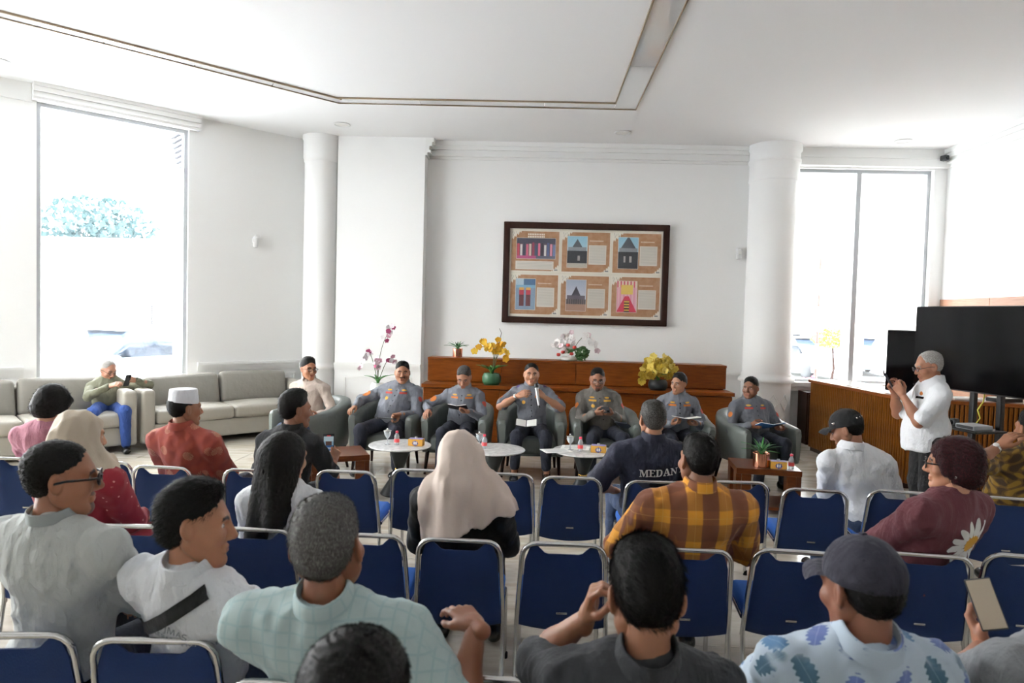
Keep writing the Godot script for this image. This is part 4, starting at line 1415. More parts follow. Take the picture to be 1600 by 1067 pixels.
func build_table_ware() -> void:
	M.goblet = StandardMaterial3D.new()
	M.goblet.albedo_color = Color(0.92, 0.95, 0.97, 0.3)
	M.goblet.transparency = BaseMaterial3D.TRANSPARENCY_ALPHA
	M.goblet.roughness = 0.05
	M.label = mat("d84a4c", 0.5)
	M.bottle_cap = mat("e2435c", 0.4)
	M.carton = mat("d09a3c", 0.6)
	M.carton_top = mat("8d83b4", 0.6)
	M.carton_blue = mat("3f4f94", 0.6)
	goblet("lidded stem goblet on the round table before the heavy-set officer", Vector3(-1.5, 0.5, -6.95))
	bottle("small water bottle with pink cap on the round table before the heavy-set officer", Vector3(-1.4, 0.5, -6.93))
	tissue_box("yellow tissue box on the round table before the heavy-set officer", Vector3(-1.2, 0.5, -6.93), -6)
	goblet("lidded stem goblet on the table behind the head of the hijab woman", Vector3(-0.56, 0.5, -6.95))
	bottle("small water bottle with pink cap beside the hijab of the woman in black", Vector3(-0.505, 0.5, -6.9))
	goblet("lidded stem goblet beside the papers on the third round table", Vector3(0.36, 0.5, -6.98))
	bottle("small water bottle with pink cap beside the papers on the third round table", Vector3(0.46, 0.5, -6.93))
	tissue_box("yellow tissue box on the third round table by the papers", Vector3(0.64, 0.5, -6.9), -8)
	bottle("small water bottle with pink cap between the heads of two seated men", Vector3(1.37, 0.5, -6.85))
	tissue_box("yellow tissue box beside the copper pot on the wooden side table", Vector3(2.34, 0.448, -6.68), -10)
	bottle("small water bottle with pink cap at the corner of the wooden side table", Vector3(2.465, 0.448, -6.68))
	succulent("green succulent in a copper pot on the wooden side table", Vector3(2.19, 0.448, -6.72), 1.05, 7)
	for q in [[0.22, -6.9, 20.0, "white printed paper hanging over the edge of the third round table"], [0.42, -7.1, -8.0, "white printed paper lying under the goblet on the third round table"]]:
		var o := thing("paper_sheet", q[3], "paper", Vector3(q[0], 0.5, q[1]), q[2], "papers on the third round table")
		part(o, "sheet", Geo.new().box(Vector3(0, 0.002, 0), Vector3(0.29, 0.003, 0.2)).mesh(), M.paper)
		for k in 6:
			part(o, "text_line", Geo.new().box(Vector3(0, 0.0038, -0.07 + 0.026 * k), Vector3(0.22, 0.0008, 0.006)).mesh(), mat("9a9a9e", 0.8))

func build_furniture() -> void:
	build_console()
	build_counter()
	build_screens()
	build_posters()
	make_sofa("pale grey three-seat sofa under the slanting wall, nobody on it", 0.28, 2.66)
	make_sofa("pale grey three-seat sofa with the elderly man at its end", 2.69, 5.07)
	var arms := [[-2.62, -8.0, 140.0, "grey tub armchair of the man with glasses and beige shirt"], [-1.74, -8.1, 176.0, "grey tub armchair of the heavy-set officer in grey uniform"], [-0.9, -8.1, 176.0, "grey tub armchair of the officer reading a small notebook"], [-0.04, -8.1, 180.0, "grey tub armchair of the speaking officer with the microphone"], [0.8, -8.1, 182.0, "grey tub armchair of the officer with glasses using a phone"], [1.63, -8.1, 184.0, "grey tub armchair of the young officer looking aside"], [2.53, -8.05, 200.0, "grey tub armchair of the officer with the blue folder"]]
	var first: Node3D
	for k in arms.size():
		var a: Array = arms[k]
		if k == 0:
			first = make_armchair(a[3], Vector3(a[0], 0, a[1]), a[2])
		else:
			copy(first, Vector3(a[0], 0, a[1]), a[2], a[3])
	var rt := make_round_table("round marble-topped table before the heavy-set officer", Vector3(-1.37, 0, -6.95))
	copy(rt, Vector3(-0.41, 0, -6.9), 0, "round marble-topped table half hidden by the beige hijab")
	copy(rt, Vector3(0.5, 0, -6.98), 0, "round marble-topped table with papers and a tissue box")
	copy(rt, Vector3(1.42, 0, -6.95), 0, "round marble-topped table hidden behind two seated men")
	make_wood_table("brown wooden side table with the copper pot plant on it", Vector3(2.26, 0, -6.85), -6)
	make_wood_table("brown wooden side table beside the phone of the man in black", Vector3(-1.98, 0, -6.75), 25)
	build_flowers()
	build_table_ware()
	build_chairs()

func build_chairs() -> void:
	# [x of the back, z of the back, turn, label]
	var list := [
		[-3.47, -4.52, 6.0, "blue padded chair of the person in the pink shirt"],
		[-2.9, -4.5, 2.0, "empty blue chair behind the beige hijab, by the pink shirt"],
		[-2.45, -4.42, 0.0, "blue padded chair of the man with the white prayer cap"],
		[-1.84, -4.42, 0.0, "blue padded chair of the black-clad man filming with a phone"],
		[-1.24, -4.48, 0.0, "empty blue front-row chair right of the long-haired woman"],
		[-0.76, -4.59, 0.0, "empty blue front-row chair left of the beige hijab"],
		[-0.2, -4.57, 2.0, "empty blue front-row chair right of the beige hijab"],
		[0.25, -4.53, 0.0, "empty blue front-row chair left of the navy shirt"],
		[0.8, -4.5, 0.0, "blue padded chair of the man in the navy lettered shirt"],
		[1.35, -4.57, 0.0, "empty blue front-row chair right of the plaid shirt"],
		[1.79, -4.42, -7.0, "empty blue front-row chair left of the white shirt and black cap"],
		[2.35, -4.46, -9.0, "blue padded chair of the man in white shirt and black cap"],
		[3.0, -4.4, -8.0, "blue padded chair of the man with the raised arm and watch"],
		[-2.42, -3.25, 4.0, "blue padded chair of the woman in the red dotted dress"],
		[-1.92, -3.21, 2.0, "empty blue chair before the man with sunglasses"],
		[-1.34, -3.23, 0.0, "blue padded chair of the long-haired woman in white"],
		[-0.8, -3.21, 0.0, "empty blue second-row chair left of the black dress"],
		[-0.34, -3.19, 0.0, "blue padded chair of the woman in black with beige hijab"],
		[0.15, -3.19, 0.0, "empty blue second-row chair left of the plaid shirt"],
		[0.73, -3.18, 0.0, "blue padded chair of the man in the plaid shirt"],
		[1.23, -3.21, -5.0, "empty blue second-row chair right of the plaid shirt"],
		[1.84, -3.24, -6.0, "blue padded chair of the woman in maroon with the daisy"],
		[2.33, -3.27, -8.0, "empty blue second-row chair beside the daisy blouse"],
		[-1.66, -2.1, 8.0, "blue padded chair of the man with sunglasses"],
		[-1.19, -2.11, 4.0, "blue padded chair of the man with the black bag strap"],
		[-0.66, -1.9, 2.0, "blue padded chair of the grey-haired man in pale green"],
		[-0.02, -1.97, 0.0, "empty blue chair under the hanging hand of the pale green shirt"],
		[0.3, -1.68, 0.0, "blue padded chair of the man in the charcoal polo shirt"],
		[0.88, -1.73, 4.0, "blue padded chair of the man in the leaf-print shirt"],
		[1.5, -1.72, 12.0, "blue padded chair of the person in the grey shirt"],
		[-0.27, -0.9, 0.0, "blue padded chair of the dark-haired person behind the pale green shirt"],
	]
	var first: Node3D
	for k in list.size():
		var c: Array = list[k]
		var t := deg_to_rad(c[2])
		var p := Vector3(c[0] - sin(t) * 0.25, 0, c[1] - cos(t) * 0.25)
		if k == 0:
			first = make_chair(c[3], p, c[2])
		else:
			copy(first, p, c[2], c[3])

# ---------------------------------------------------------------- people
var head_f := {}
var hand_f := {}
var hair_f := {}
var shoe_f: Field

func job(f: Field, cell: float) -> Field:
	f.cell = cell
	jobs.append(f)
	return f

func head_field() -> Field:
	# face towards -z, ears on x
	var f := Field.new()
	var w := 0.0
	f.ell(Vector3(0, 0.036, 0.012), Vector3(0.074, 0.084, 0.094), 0.03)
	f.ell(Vector3(0, -0.03, -0.026), Vector3(0.06 + w, 0.078, 0.062), 0.04)
	f.cap(Vector3(-0.048 - w, -0.05, 0.0), Vector3(-0.018, -0.1 + w * 0.3, -0.058), 0.022 + w, 0.018, 0.03)
	f.cap(Vector3(0.048 + w, -0.05, 0.0), Vector3(0.018, -0.1 + w * 0.3, -0.058), 0.022 + w, 0.018, 0.03)
	f.ell(Vector3(0, -0.101, -0.068), Vector3(0.022, 0.018, 0.02), 0.02)
	for s in [-1, 1]:
		f.ell(Vector3(s * 0.04, -0.026, -0.06), Vector3(0.026 + w, 0.024, 0.024), 0.02)
	f.cap(Vector3(-0.04, 0.024, -0.073), Vector3(0.04, 0.024, -0.073), 0.013, 0.013, 0.02)
	f.cap(Vector3(0, 0.014, -0.086), Vector3(0, -0.03, -0.106), 0.008, 0.0125, 0.014)
	for s in [-1, 1]:
		f.ell(Vector3(s * 0.013, -0.036, -0.094), Vector3(0.0095, 0.008, 0.011), 0.008)
	f.cap(Vector3(-0.02, -0.062, -0.085), Vector3(0.02, -0.062, -0.085), 0.0065, 0.0065, 0.008)
	f.cap(Vector3(-0.017, -0.073, -0.084), Vector3(0.017, -0.073, -0.084), 0.0075, 0.0075, 0.006)
	for s in [-1, 1]:
		f.ell(Vector3(s * 0.077, -0.002, 0.01), Vector3(0.009, 0.032, 0.02), 0.008, Basis.from_euler(Vector3(0.15, s * 0.45, 0)))
	for s in [-1, 1]:
		f.carve(Vector3(s * 0.031, 0.003, -0.094), Vector3(0.019, 0.011, 0.014), 0.012)
		f.carve(Vector3(s * 0.087, -0.002, 0.004), Vector3(0.008, 0.02, 0.01), 0.006)
	f.carve(Vector3(0, -0.0675, -0.097), Vector3(0.02, 0.0016, 0.012), 0.004)
	return f

func eyeballs(g: Geo) -> void:
	for s in [-1, 1]:
		var rows := []
		for j in 7:
			var r := PackedVector3Array()
			for k in 10:
				var th := PI * j / 6
				var ph := TAU * k / 10
				r.append(Vector3(s * 0.031, 0.002, -0.0715) + Vector3(sin(th) * cos(ph), sin(th) * sin(ph) * 0.8, -cos(th)) * 0.0125)
			rows.append(r)
		g.grid(rows, true)

func hand_field(pose: String) -> Field:
	# right hand, fingers to -z, palm to -y, thumb on -x
	var f := Field.new()
	var curl: Array = {"relaxed": [18, 28, 20], "flat": [6, 10, 6], "grip": [72, 88, 50], "hold": [42, 50, 30]}[pose]
	var xs := [-0.029, -0.0095, 0.0095, 0.027]
	var ls := [0.068, 0.076, 0.071, 0.056]
	f.cap(Vector3(0, 0, 0.03), Vector3(0, 0, -0.02), 0.025, 0.024, 0.02)
	for k in 4:
		var kn := Vector3(xs[k], 0.002, -0.088 + absf(k - 1) * 0.004)
		f.cap(Vector3(xs[k] * 0.6, 0, -0.015), kn, 0.0155, 0.0115, 0.012)
		var p := kn
		var ang := 0.0
		for j in 3:
			var c: float = curl[j] * ([0.85, 1.0, 1.05, 1.1][k])
			ang += deg_to_rad(c)
			var d := Vector3(xs[k] * 1.5, -sin(ang), -cos(ang)).normalized()
			var q: Vector3 = p + d * float(ls[k]) * [0.46, 0.3, 0.24][j]
			f.cap(p, q, [0.0098, 0.009, 0.008][j], [0.009, 0.008, 0.0068][j], 0.004)
			p = q
	var t: Array = [Vector3(-0.02, -0.006, -0.025), Vector3(-0.044, -0.016, -0.052), Vector3(-0.05, -0.026, -0.082), Vector3(-0.046, -0.034, -0.104)]
	if pose == "grip":
		t = [Vector3(-0.02, -0.008, -0.025), Vector3(-0.04, -0.03, -0.05), Vector3(-0.032, -0.052, -0.072), Vector3(-0.012, -0.06, -0.084)]
	elif pose == "hold":
		t = [Vector3(-0.02, -0.006, -0.025), Vector3(-0.042, -0.028, -0.05), Vector3(-0.044, -0.044, -0.08), Vector3(-0.036, -0.05, -0.104)]
	f.cap(t[0], t[1], 0.016, 0.0125, 0.014)
	f.cap(t[1], t[2], 0.0115, 0.01, 0.005)
	f.cap(t[2], t[3], 0.0098, 0.008, 0.005)
	f.ell(Vector3(0.018, -0.01, -0.04), Vector3(0.014, 0.012, 0.028), 0.012)
	return f

func hair_field(style: String, vol: float) -> Field:
	var f := Field.new()
	var v := vol
	match style:
		"short", "fade", "receding", "bald_back":
			f.ell(Vector3(0, 0.052, 0.02), Vector3(0.0785, (0.079 if style == "short" else 0.075) + v, 0.096), 0.02)
			f.ell(Vector3(0, 0.006, 0.042), Vector3(0.066, 0.066, 0.066), 0.03)
			if style == "short":
				f.ell(Vector3(0, 0.095 + v, 0.0), Vector3(0.058, 0.034 + v, 0.064), 0.03)
			f.carve(Vector3(0, -0.05 if style != "receding" else -0.03, -0.1), Vector3(0.09, 0.15 if style != "receding" else 0.155, 0.072 if style != "receding" else 0.09), 0.012)
			for s in [-1, 1]:
				f.carve(Vector3(s * 0.084, -0.012, -0.004), Vector3(0.02, 0.045, 0.032), 0.008)
			f.plane(Vector3(0, -1, -0.45), Vector3(0, -0.03, 0))
		"wave":
			f.ell(Vector3(0, 0.056, 0.02), Vector3(0.081, 0.082 + v, 0.097), 0.02)
			f.ell(Vector3(0, 0.004, 0.044), Vector3(0.067, 0.068, 0.066), 0.03)
			f.ell(Vector3(0, 0.11, -0.004), Vector3(0.06, 0.034 + v, 0.066), 0.03)
			f.carve(Vector3(0, -0.05, -0.1), Vector3(0.088, 0.14, 0.075), 0.012)
			for s in [-1, 1]:
				f.carve(Vector3(s * 0.088, -0.012, -0.004), Vector3(0.02, 0.042, 0.03), 0.008)
			f.plane(Vector3(0, -1, -0.45), Vector3(0, -0.032, 0))
		"bob":
			f.ell(Vector3(0, 0.036, 0.02), Vector3(0.094, 0.098 + v, 0.112), 0.02)
			f.ell(Vector3(0, -0.03, 0.045), Vector3(0.088, 0.08, 0.082), 0.04)
			for s in [-1, 1]:
				f.cap(Vector3(s * 0.07, 0.06, -0.04), Vector3(s * 0.078, -0.03, -0.03), 0.024, 0.012, 0.02)
			f.carve(Vector3(0, -0.075, -0.105), Vector3(0.075, 0.13, 0.085), 0.015)
			f.plane(Vector3(0, -1, -0.35), Vector3(0, -0.085, 0))
		"long":
			f.ell(Vector3(0, 0.036, 0.02), Vector3(0.088, 0.096 + v, 0.11), 0.02)
			f.cap(Vector3(-0.03, 0.0, 0.06), Vector3(-0.06, -0.37, 0.10), 0.075, 0.055, 0.05)
			f.cap(Vector3(0.03, 0.0, 0.06), Vector3(0.06, -0.27, 0.10), 0.075, 0.055, 0.05)
			f.cap(Vector3(-0.055, 0.02, 0.02), Vector3(-0.10, -0.33, 0.04), 0.045, 0.03, 0.04)
			f.cap(Vector3(0.055, 0.02, 0.01), Vector3(0.075, -0.22, 0.05), 0.04, 0.025, 0.04)
			f.carve(Vector3(0.02, -0.07, -0.11), Vector3(0.08, 0.125, 0.085), 0.015)
		"under_cap":
			f.ell(Vector3(0, 0.045, 0.016), Vector3(0.077, 0.076, 0.097), 0.02)
			f.ell(Vector3(0, 0.006, 0.04), Vector3(0.063, 0.066, 0.064), 0.03)
			f.carve(Vector3(0, -0.05, -0.1), Vector3(0.1, 0.2, 0.1), 0.012)
			for s in [-1, 1]:
				f.carve(Vector3(s * 0.084, -0.012, -0.004), Vector3(0.02, 0.045, 0.032), 0.008)
			f.plane(Vector3(0, -1, -0.45), Vector3(0, -0.03, 0))
			f.plane(Vector3(0, 1, 0.1), Vector3(0, 0.07, 0))
	f.folds(0.004 + v * 0.12, Vector3(60, 60, 60), 5)
	return f

# short blades of hair that break up the outline
func strands(g: Geo, count: int, len: float, comb: Vector3, lift: float, seed_: int) -> void:
	var r := RandomNumberGenerator.new()
	r.seed = seed_
	var n0 := g.v.size()
	for k in count:
		var j := r.randi() % n0
		var p := g.v[j]
		var nn := g.n[j]
		var c := comb + Vector3(r.randfn(), r.randfn(), r.randfn()) * 0.22
		var t := (c - nn * c.dot(nn)).normalized() + nn * lift * (0.5 + r.randf())
		var side := t.cross(nn).normalized() * 0.0016
		var e := p + t.normalized() * len * (0.6 + 0.7 * r.randf())
		var m := p + (e - p) * 0.5 + nn * 0.0015
		g.tri(p - side - nn * 0.001, m, p + side - nn * 0.001)
		g.tri(p - side * 0.6, e, p + side * 0.6)

func two_bone(s: Vector3, w: Vector3, l1: float, l2: float, pole: Vector3) -> Vector3:
	var d := w - s
	var dist := clampf(d.length(), 0.05, l1 + l2 - 0.004)
	var u := d.normalized()
	var x := (l1 * l1 - l2 * l2 + dist * dist) / (2 * dist)
	var h := sqrt(maxf(l1 * l1 - x * x, 0.0001))
	var p := (pole - u * pole.dot(u)).normalized()
	return s + u * x + p * h

func collar_geo(kind: String) -> Geo:
	var g := Geo.new()
	var rows := []
	var gap := 0.32 if kind == "shirt" else 0.1
	var prof: Array = [[0.060, 0.0], [0.062, 0.036], [0.066, 0.040], [0.071, 0.034], [0.082, -0.008], [0.079, -0.01]] if kind != "band" else [[0.064, -0.012], [0.064, 0.024], [0.066, 0.027], [0.069, 0.024], [0.070, -0.012]]
	for p in prof:
		var r := PackedVector3Array()
		for k in 25:
			var a := -PI / 2 + gap + (TAU - 2 * gap) * k / 24.0
			var front := pow(maxf(0, -sin(a)), 2.0)
			r.append(Vector3(cos(a) * p[0], p[1] - front * (0.022 if kind == "shirt" else 0.008), sin(a) * (p[0] + 0.008) - (0.012 if kind == "shirt" else 0.0) * front))
		rows.append(r)
	g.grid(rows)
	return g

func glasses_geo(lens: float, thick := 0.0018) -> Array:
	var fr := Geo.new()
	var gl := Geo.new()
	for s in [-1, 1]:
		var ring := []
		for k in 17:
			var a := TAU * k / 16
			ring.append(Vector3(s * 0.032 + cos(a) * 0.024, 0.0 + sin(a) * lens, -0.107 + absf(cos(a)) * 0.003))
		fr.tube(ring, thick, 6)
		fr.tube([Vector3(s * 0.056, 0.006, -0.104), Vector3(s * 0.075, 0.008, -0.09), Vector3(s * 0.083, 0.008, -0.02), Vector3(s * 0.084, 0.0, 0.02)], thick * 1.15, 6)
		var rim := PackedVector3Array()
		for k in 16:
			rim.append(ring[k])
		gl.cap(rim)
	fr.tube([Vector3(-0.009, 0.004, -0.109), Vector3(0, 0.006, -0.111), Vector3(0.009, 0.004, -0.109)], thick, 6)
	return [fr, gl]

func cap_geo(o: Node3D, hx: Transform3D, m: Material, emblem: Material) -> void:
	var f := Field.new()
	f.ell(Vector3(0, 0.045, 0.012), Vector3(0.086, 0.094, 0.106), 0.02)
	f.plane(Vector3(0, -1, -0.12), Vector3(0, 0.026, 0))
	f.folds(0.002, Vector3(20, 20, 20), 3)
	job(f, 0.006)
	after.append(func() -> void:
		var c := part(o, "cap", Geo.new().add(f.out, hx).mesh(), m)
		var br := Geo.new()
		var rows := []
		for j in 6:
			var t := j / 5.0
			var top := PackedVector3Array()
			for k in 15:
				var u := -1.0 + k / 7.0
				var a := u * 1.15
				var base := Vector3(sin(a) * 0.086, 0.044, 0.012 - cos(a) * 0.104)
				var tip := Vector3(sin(a) * 0.078, 0.036 - 0.022 * u * u, -0.075 - cos(a) * 0.095)
				top.append(base.lerp(tip, t) + Vector3(0, 0.008 * sin(PI * t) - 0.008 * u * u, 0))
			rows.append(top)
		br.grid(rows)
		var low := []
		for r in rows:
			var q := PackedVector3Array()
			for p in r:
				q.append(p - Vector3(0, 0.004, 0))
			q.reverse()
			low.append(q)
		br.grid(low)
		part(c, "visor", br.xf(hx).mesh(), m)
		part(c, "button", Geo.new().rbox(Vector3(0, 0.14, 0.012), Vector3(0.016, 0.008, 0.016), 0.003, 2).xf(hx).mesh(), m)
		if emblem:
			part(c, "emblem", Geo.new().rbox(Vector3(-0.07, 0.062, -0.045), Vector3(0.01, 0.016, 0.02), 0.004, 1).xf(hx).mesh(), emblem)
			for k in 3:
				part(c, "eyelet", Geo.new().rbox(Vector3(0.02 - 0.04 * k, 0.06, 0.112 - 0.008 * absf(k - 0.5)), Vector3(0.022, 0.012, 0.008), 0.003, 1).xf(hx).mesh(), emblem))

func hand_xf(w: Vector3, dir: Vector3, palm: Vector3, left: bool, s: float) -> Transform3D:
	var z := -dir.normalized()
	var y := (-palm - z * (-palm).dot(z)).normalized()
	var x := y.cross(z)
	if left:
		x = -x
	return Transform3D(Basis(x * s, y * s, z * s), w)

# a patch of cloth laid on a field, c in the field's axes, dir points into the body
func patch(f: Field, c: Vector3, dir: Vector3, w: float, h: float, tilt := 0.0, oval := false) -> ArrayMesh:
	var z := -dir.normalized()
	var x := Vector3.UP.cross(z).normalized()
	var y := z.cross(x)
	var x2 := x * cos(tilt) + y * sin(tilt)
	var y2 := y * cos(tilt) - x * sin(tilt)
	var rows := []
	for j in 6:
		var r := PackedVector3Array()
		for k in 7:
			var u := k / 6.0 - 0.5
			var v := j / 5.0 - 0.5
			if oval:
				var m := maxf(absf(u), absf(v)) * 2
				var l := Vector2(u, v).length() * 2
				if l > 0.001:
					u *= m / l
					v *= m / l
			var p := c + x2 * u * w + y2 * v * h + z * 0.25
			r.append(f.hit(p, dir.normalized(), 0.6) + z * 0.0025)
		rows.append(r)
	var g := Geo.new()
	g.grid(rows)
	return g.mesh()

func drape_mesh(src: Mesh, f: Field, c: Vector3, dir: Vector3, tilt := 0.0, off := 0.003) -> ArrayMesh:
	var z := -dir.normalized()
	var x := Vector3.UP.cross(z).normalized()
	var y := z.cross(x)
	var x2 := x * cos(tilt) + y * sin(tilt)
	var y2 := y * cos(tilt) - x * sin(tilt)
	var arr := src.surface_get_arrays(0)
	var vs: PackedVector3Array = arr[Mesh.ARRAY_VERTEX]
	var g := Geo.new()
	var memo := {}
	for p in vs:
		var key := Vector2(snappedf(p.x, 0.0005), snappedf(p.y, 0.0005))
		if not memo.has(key):
			memo[key] = f.hit(c + x2 * p.x + y2 * p.y + z * 0.25, dir.normalized(), 0.6)
		g.v.append(memo[key] + z * (off + p.z))
		g.n.append(z)
	g.i = arr[Mesh.ARRAY_INDEX]
	return g.mesh()

func skin_mat() -> StandardMaterial3D:
	if not M.has("skin"):
		M.skin = StandardMaterial3D.new()
		M.skin.vertex_color_use_as_albedo = true
		M.skin.roughness = 0.5
		M.skin.normal_enabled = true
		M.skin.normal_texture = M.weave
		M.skin.normal_scale = 0.12
		M.skin.uv1_triplanar = true
		M.skin.uv1_scale = Vector3.ONE * 9.0
		M.skin.subsurf_scatter_enabled = true
		M.skin.subsurf_scatter_strength = 0.08
	return M.skin

func person(d: Dictionary) -> Dictionary:
	var yaw: float = d.yaw
	var o := thing("person", d.label, "person", d.pos, yaw, d.get("group", ""))
	var inv := o.transform.affine_inverse()
	var hs: float = d.get("hs", 1.04)
	var hc: Vector3 = inv * (d.head as Vector3)
	var hb := Basis.from_euler(Vector3(deg_to_rad(d.get("hp", 0.0)), deg_to_rad(d.get("hy", 0.0)), deg_to_rad(d.get("hr", 0.0))))
	var half := Basis.from_euler(Vector3(deg_to_rad(d.get("hp", 0.0)) * 0.4, deg_to_rad(d.get("hy", 0.0)) * 0.3, deg_to_rad(d.get("hr", 0.0)) * 0.4))
	var hx := Transform3D(hb.scaled(Vector3.ONE * hs), hc)
	var stand: bool = d.get("stand", false)
	var seat: float = d.get("seat", 0.45)
	var fat: float = d.get("fat", 1.0)
	var sw: float = d.get("sw", 0.185)
	var pel := Vector3(0, 0.95 if stand else seat + 0.10, 0.0)
	var nk := hc + half * Vector3(0, -0.108, 0.03) * hs
	var u := (nk - pel).normalized()
	var len := (nk - pel).length()
	var tw := deg_to_rad(d.get("twist", 0.0))
	var rx: Vector3 = (Vector3(cos(tw), 0, -sin(tw)) + Vector3.UP * d.get("drop", 0.0)).normalized()
	var fw := u.cross(rx).normalized()
	var tb := Basis(rx, u, -fw).orthonormalized()
	var near: bool = d.get("near", false)
	var cell := 0.0115 if near else 0.0148
	# arms
	var sh := [nk - u * 0.12 + rx * sw, nk - u * 0.12 - rx * sw]
	var wr := []
	var el := []
	var hd := []
	for k in 2:
		var sgn := 1.0 if k == 0 else -1.0
		var a: Dictionary = d.get("ra" if k == 0 else "la", {})
		var w: Vector3 = a.get("w", Vector3(sgn * 0.11, seat + 0.2, -0.30))
		if a.has("W"):
			w = inv * (a.W as Vector3)
		var pole: Vector3 = a.get("pole", Vector3(sgn * 0.6, -0.7, 0.5))
		var l1: float = d.get("l1", 0.285)
		var l2: float = d.get("l2", 0.255)
		var s: Vector3 = sh[k]
		if s.distance_to(w) > l1 + l2 - 0.006:
			w = s + (w - s).normalized() * (l1 + l2 - 0.006)
		var e := two_bone(s, w, l1, l2, pole)
		wr.append(w)
		el.append(e)
		var dir: Vector3 = a.get("dir", (w - e).normalized())
		var palm: Vector3 = a.get("palm", Vector3(-sgn * 0.3, -1, 0))
		hd.append([a.get("pose", "relaxed"), hand_xf(w, dir, palm, k == 1, 1.04 * d.get("hand", 1.0))])
	# skin
	var b := Field.new()
	b.cap(hc + hb * Vector3(0, -0.05, 0.022) * hs, nk - u * 0.03, 0.05 + 0.004 * fat, 0.058 * fat, 0.03)
	b.cap(sh[0] - rx * 0.05, sh[1] + rx * 0.05, 0.04, 0.04, 0.05)
	b.ell(pel + u * len * 0.6, Vector3(0.12, 0.16, 0.08), 0.05, tb)
	b.ell(pel + u * 0.06, Vector3(0.11, 0.12, 0.08), 0.05, tb)
	for k in 2:
		b.cap(sh[k], el[k], 0.046 * sqrt(fat), 0.041 * sqrt(fat), 0.02)
		b.cap(el[k], lerp(el[k], wr[k], 0.4), 0.041 * sqrt(fat), 0.042 * sqrt(fat), 0.02)
		b.cap(lerp(el[k], wr[k], 0.4), wr[k], 0.042 * sqrt(fat), 0.028, 0.02)
	# legs
	var legs := []
	var spread: float = d.get("spread", 0.13)
	for k in 2:
		var sgn := 1.0 if k == 0 else -1.0
		var hip := pel + Vector3(sgn * 0.085, -0.01, -0.01)
		var kn := Vector3(sgn * spread, 0.5, -0.03) if stand else Vector3(sgn * spread, seat + 0.075, d.get("knee", -0.44))
		var an := Vector3(sgn * (spread + 0.01), 0.09, 0.0) if stand else Vector3(sgn * (spread + d.get("toe_out", 0.02)), 0.09, d.get("foot", -0.42))
		legs.append([hip, kn, an])
		if d.has("pant"):
			b.cap(hip, kn, 0.07, 0.05, 0.03)
			b.cap(kn, an, 0.048, 0.036, 0.02)
	job(b, 0.016 if near else 0.02)
	# shirt
	var s := Field.new()
	var sleeve: float = d.get("sleeve", 0.95)   # along the forearm; below zero, along the upper arm
	s.ell(pel + u * 0.05, Vector3(0.165 * fat, 0.13, 0.125 * fat), 0.05, tb)
	s.ell(pel + u * len * 0.36 + fw * 0.028 * fat * fat, Vector3(0.155 * fat, 0.155, 0.128 * fat), 0.06, tb)
	s.ell(pel + u * len * 0.68 + fw * 0.006, Vector3(0.168 * sqrt(fat) * sw / 0.185, 0.175, 0.122 * sqrt(fat)), 0.06, tb)
	s.cap(sh[0] - rx * 0.02, sh[1] + rx * 0.02, 0.064, 0.064, 0.07)
	s.cap(nk - u * 0.04 - fw * 0.01, sh[0] + u * 0.015, 0.058, 0.052, 0.05)
	s.cap(nk - u * 0.04 - fw * 0.01, sh[1] + u * 0.015, 0.058, 0.052, 0.05)
	var loose: float = d.get("loose", 0.0)
	for k in 2:
		if sleeve > 0:
			s.cap(sh[k], el[k], 0.064 * sqrt(fat) + loose, 0.054 * sqrt(fat) + loose, 0.03)
			s.cap(el[k], lerp(el[k], wr[k], sleeve), 0.054 * sqrt(fat) + loose, (0.041 if sleeve > 0.8 else 0.05) + loose, 0.02)
		else:
			s.cap(sh[k], lerp(sh[k], el[k], -sleeve), 0.067 * sqrt(fat) + loose, 0.066 * sqrt(fat) + loose, 0.03)
			# hem of the short sleeve
			s.cap(lerp(sh[k], el[k], -sleeve - 0.04), lerp(sh[k], el[k], -sleeve), 0.068 * sqrt(fat) + loose, 0.07 * sqrt(fat) + loose, 0.01)
	if stand:
		s.cap(pel + u * 0.0 + fw * 0.04, pel - u * 0.1 + fw * 0.03, 0.15 * fat, 0.155 * fat, 0.06)
		s.plane(Vector3(0, -1, 0), Vector3(0, 0.79, 0))
	s.folds(d.get("fold", 0.013), d.get("foldf", Vector3(13, 7.5, 13)), int(absf(d.pos.x) * 100))
	job(s, cell)
	# trousers
	var t := Field.new()
	if stand:
		t.ell(pel - u * 0.05, Vector3(0.155 * fat, 0.13, 0.13 * fat), 0.05)
	else:
		t.ell(pel - u * 0.02, Vector3(0.165 * fat, 0.095, 0.13 * fat), 0.05)
	for l in legs:
		t.cap(l[0], l[1], 0.088 * sqrt(fat), 0.068 * sqrt(fat), 0.04)
		t.cap(l[1], lerp(l[1], l[2], d.get("pant", 0.96)), 0.068 * sqrt(fat), 0.056, 0.03)
	t.folds(0.007, Vector3(12, 9, 12), 4)
	job(t, 0.018)
	# hair
	var hf: Field = null
	if d.has("hair"):
		var hk := "%s%.3f%s" % [d.hair, d.get("vol", 0.0), near]
		if not hair_f.has(hk):
			hair_f[hk] = job(hair_field(d.hair, d.get("vol", 0.0)), 0.0056 if near else 0.007)
		hf = hair_f[hk]
	var ret := {"o": o, "shirt": s, "hx": hx, "nk": nk, "u": u, "fw": fw, "rx": rx, "sh": sh, "el": el, "wr": wr, "hands": hd, "pel": pel, "len": len, "hc": hc}
	var kind: int = d.get("face", 0)
	var sk: Color = col(d.get("skin", "8f6146")).srgb_to_linear()
